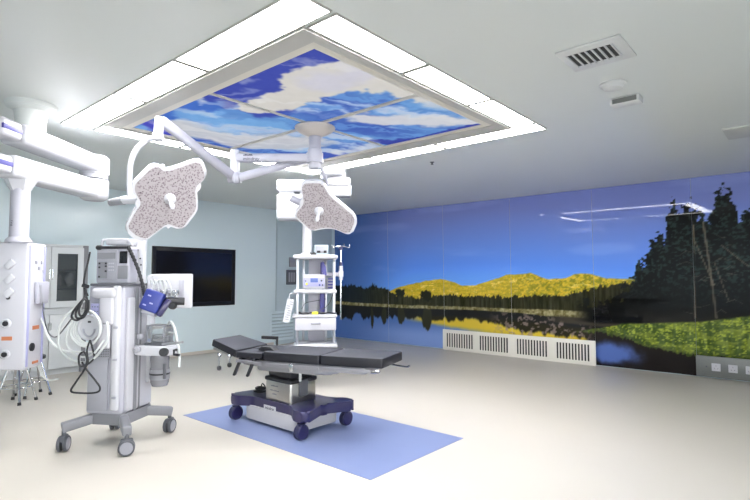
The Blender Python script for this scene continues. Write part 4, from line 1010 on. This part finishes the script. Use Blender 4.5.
# tall back panels at the right
bm = B(); add_box(bm, (.06, -.045, 1.47), (.05, .24, .80), None, .012, 3); add_box(bm, (.12, -.195, 1.02), (.08, .05, 1.0), None, .01); bp = obj('rear_panel', bm, 'white_b', am)
for y_, z_ in ((-.10, 1.76), (-.13, 1.68), (-.14, 1.62)): obj('screw', add_cyl(B(), (.036, y_, z_), (.030, y_, z_), .008, n=10), 'black', bp)
bm = B(); add_box(bm, (.12, -.395, 1.375), (.04, .44, .32), None, .012, 3); dp = obj('display_back', bm, 'white_b', am)
bm = B(); add_box(bm, (.097, -.52, 1.38), (.008, .05, .20), None, .003); obj('ridge', bm, 'offwhite', dp)
# corrugated black hose diagonal
bm = B(); pts = catmull([A((-.17, -.15, zt+.325)), A((-.16, -.19, zt+.24)), A((-.13, -.235, zt+.10)), A((-.12, -.27, zt-.03)), A((-.12, -.285, zt-.10))], 8)
add_tube(bm, pts, .014, 10, smooth=False)
for p in pts[::2]: bmesh.ops.create_uvsphere(bm, u_segments=10, v_segments=6, radius=.018, matrix=Matrix.Translation(p))
tag(obj('corrugated_hose', bm, 'black'), 'black hose running diagonally down the right of the monitor unit', 'hose')
# breathing circuit block
bc = obj('breathing_block', add_box(add_box(B(), (-.02, -.40, 1.33), (.10, .16, .07), None, .015, 3), (-.02, -.50, 1.37), (.06, .12, .05), None, .012), 'alu', am)
rr = random.Random(9)
for i in range(5):
    y_ = -.34-.055*i; bm = B(); add_lathe(bm, (-.06, y_, 1.35+.02*(i % 2)), (-.8, 0, .3), [(.022, 0), (.028, .01), (.028, .03), (.016, .036), (.012, .06), (0, .06)], 16); obj('valve', bm, 'lgrey' if i % 2 else 'clear', bc)
bm = B(); add_cyl(bm, (-.10, -.50, 1.29), (-.02, -.62, 1.285), .035, .035, 16); add_cyl(bm, (-.10, -.44, 1.31), (-.04, -.46, 1.30), .03, .03, 16); add_lathe(bm, (-.08, -.55, 1.25), (-1, -.2, 0), [(.03, 0), (.036, .01), (.03, .05)], 16); obj('black_valve', bm, 'black', bc)
bm = B()
for k in range(5):
    y_ = -.28-.04*k; add_tube(bm, [(-.02, y_, 1.45-.01*k), (-.08, y_-.04, 1.48), (-.10, y_-.09, 1.42), (-.07, y_-.06+rr.uniform(-.02, .02), 1.33), (-.03, y_-.03, 1.28)], .006, 6)
obj('sensor_tube', bm, 'tube', bc)
# blue bag (tilted cuff pouch)
bb = thing('blue_pouch', 'cobalt blue boxy pouch hanging askew beside the breathing circuit', 'pouch', A((-.14, -.385, 1.29)), th)
q = Euler((.35, .1, .25)).to_matrix()
obj('pouch_body', add_box(B(), (0, 0, 0), (.10, .17, .19), q, .02, 3), 'blue', bb)
obj('side_flap', add_box(B(), q @ Vector((.0, -.115, -.02)), (.09, .05, .17), q @ Euler((.2, 0, .2)).to_matrix(), .012), 'navy', bb)
bm = B()
for y_, z_ in ((.03, .04), (-.01, -.02), (.04, -.05)): add_box(bm, q @ Vector((-.051, y_, z_)), (.002, .03, .012), q)
obj('print', bm, 'lilac', bb, smooth=False)
bm = B(); add_tube(bm, [q @ Vector((0, .05, .09)), q @ Vector((.0, .03, .19)), q @ Vector((.02, -.04, .19)), q @ Vector((0, -.06, .09))], .006); obj('strap', bm, 'tube', bb)
obj('grey_base', add_box(B(), q @ Vector((.01, -.01, -.108)), (.09, .12, .03), q, .008), 'lgrey', bb)
# absorber tray, jar, canister
bm = B(); add_prism(bm, rounded([(-.13, -.19), (.10, -.19), (.10, -.52), (-.02, -.58), (-.13, -.50)], .04), .935, 1.02, .015, 3); tr = obj('absorber_tray', bm, 'white_b', am); tr.location.z = -.13
bm = B(); add_box(bm, (-.01, -.375, 1.03), (.17, .20, .028), None, .01); obj('jar_seat', bm, 'dgrey', tr)
bm = B(); add_box(bm, (-.01, -.375, 1.12), (.14, .165, .15), None, .012, 3); jar = obj('bellows_jar', bm, 'clear', am); jar.location.z = -.13
bm = B(); add_lathe(bm, (-.01, -.375, 1.045), (0, 0, 1), [(.055, 0), (.06, .01), (.05, .02), (.06, .03), (.05, .04), (.06, .05), (.05, .06), (.055, .07), (0, .072)]); obj('bellows', bm, 'lgrey', jar)
bm = B()
for sx in (-.078, .058):
    for sy in (-.46, -.29): add_box(bm, (sx, sy, 1.12), (.008, .008, .155))
add_box(bm, (-.01, -.375, 1.197), (.15, .175, .008)); obj('jar_frame', bm, 'grey', jar, smooth=False)
bm = B(); add_lathe(bm, (-.01, -.385, .935), (0, 0, -1), [(.078, 0), (.082, .03), (.08, .12), (.084, .125), (.08, .25), (.066, .285), (0, .29)], 28); can = obj('absorber_canister', bm, 'canister', am); can.location.z = -.13
bm = B(); add_lathe(bm, (-.01, -.385, .93), (0, 0, -1), [(.07, 0), (.07, .05), (.055, .07), (0, .07)], 24); obj('canister_lid', bm, 'black', can)
bm = B(); add_lathe(bm, (-.01, -.385, .80), (0, 0, -1), [(.086, 0), (.086, .09)], 28); obj('lower_cup', bm, 'grey', can)
bm = B(); add_lathe(bm, (-.01, -.385, .768), (0, 0, -1), [(.0885, 0), (.0885, .014)], 28); obj('band', bm, 'black', can)
bm = B(); add_box(bm, (.02, -.295, .80), (.03, .02, .22), None, .006); add_box(bm, (-.06, -.465, .79), (.03, .02, .14), None, .006); obj('bracket', bm, 'dgrey', can)
bm = B(); add_lathe(bm, (-.12, -.50, .97), (-1, -.25, .1), [(.036, 0), (.038, .01), (.036, .05), (0, .052)], 20); obj('black_knob', bm, 'black', tr)
bm = B(); add_tube(bm, [(-.10, -.60, .99), (-.14, -.60, .99), (-.14, -.60, .955), (-.14, -.655, .95)], .012, 8, smooth=False); obj('crank', bm, 'black', tr)
bm = B(); add_tube(bm, [(-.10, -.46, 1.035), (-.10, -.66, 1.06)], .011, 8, smooth=False); obj('rod', bm, 'alu', tr)
bm = B(); add_tube(bm, [(-.0, -.45, 1.07), (-.04, -.50, 1.10), (-.05, -.545, 1.05), (-.05, -.57, .95), (-.05, -.60, .82), (-.05, -.60, .70)], .012, 8); add_tube(bm, [(.0, -.46, 1.0), (-.02, -.53, .99), (-.03, -.55, .92)], .008, 8)
tag(obj('breathing_tube', bm, 'tube', None), 'white breathing tube hanging from the jar at the machine right side', 'hose').matrix_world = Matrix.Translation((AX, AY, 0)) @ Matrix.Rotation(th, 4, 'Z')
bm = B(); add_box(bm, (-.10, -.245, .97), (.05, .05, .05), None, .012); obj('suction_port', bm, 'lgrey', am); bm = B(); add_lathe(bm, (-.13, -.245, .86), (-1, 0, 0), [(.03, 0), (.032, .03), (.018, .04), (.016, .06), (0, .06)], 16); obj('suction_regulator', bm, 'lgrey', am)
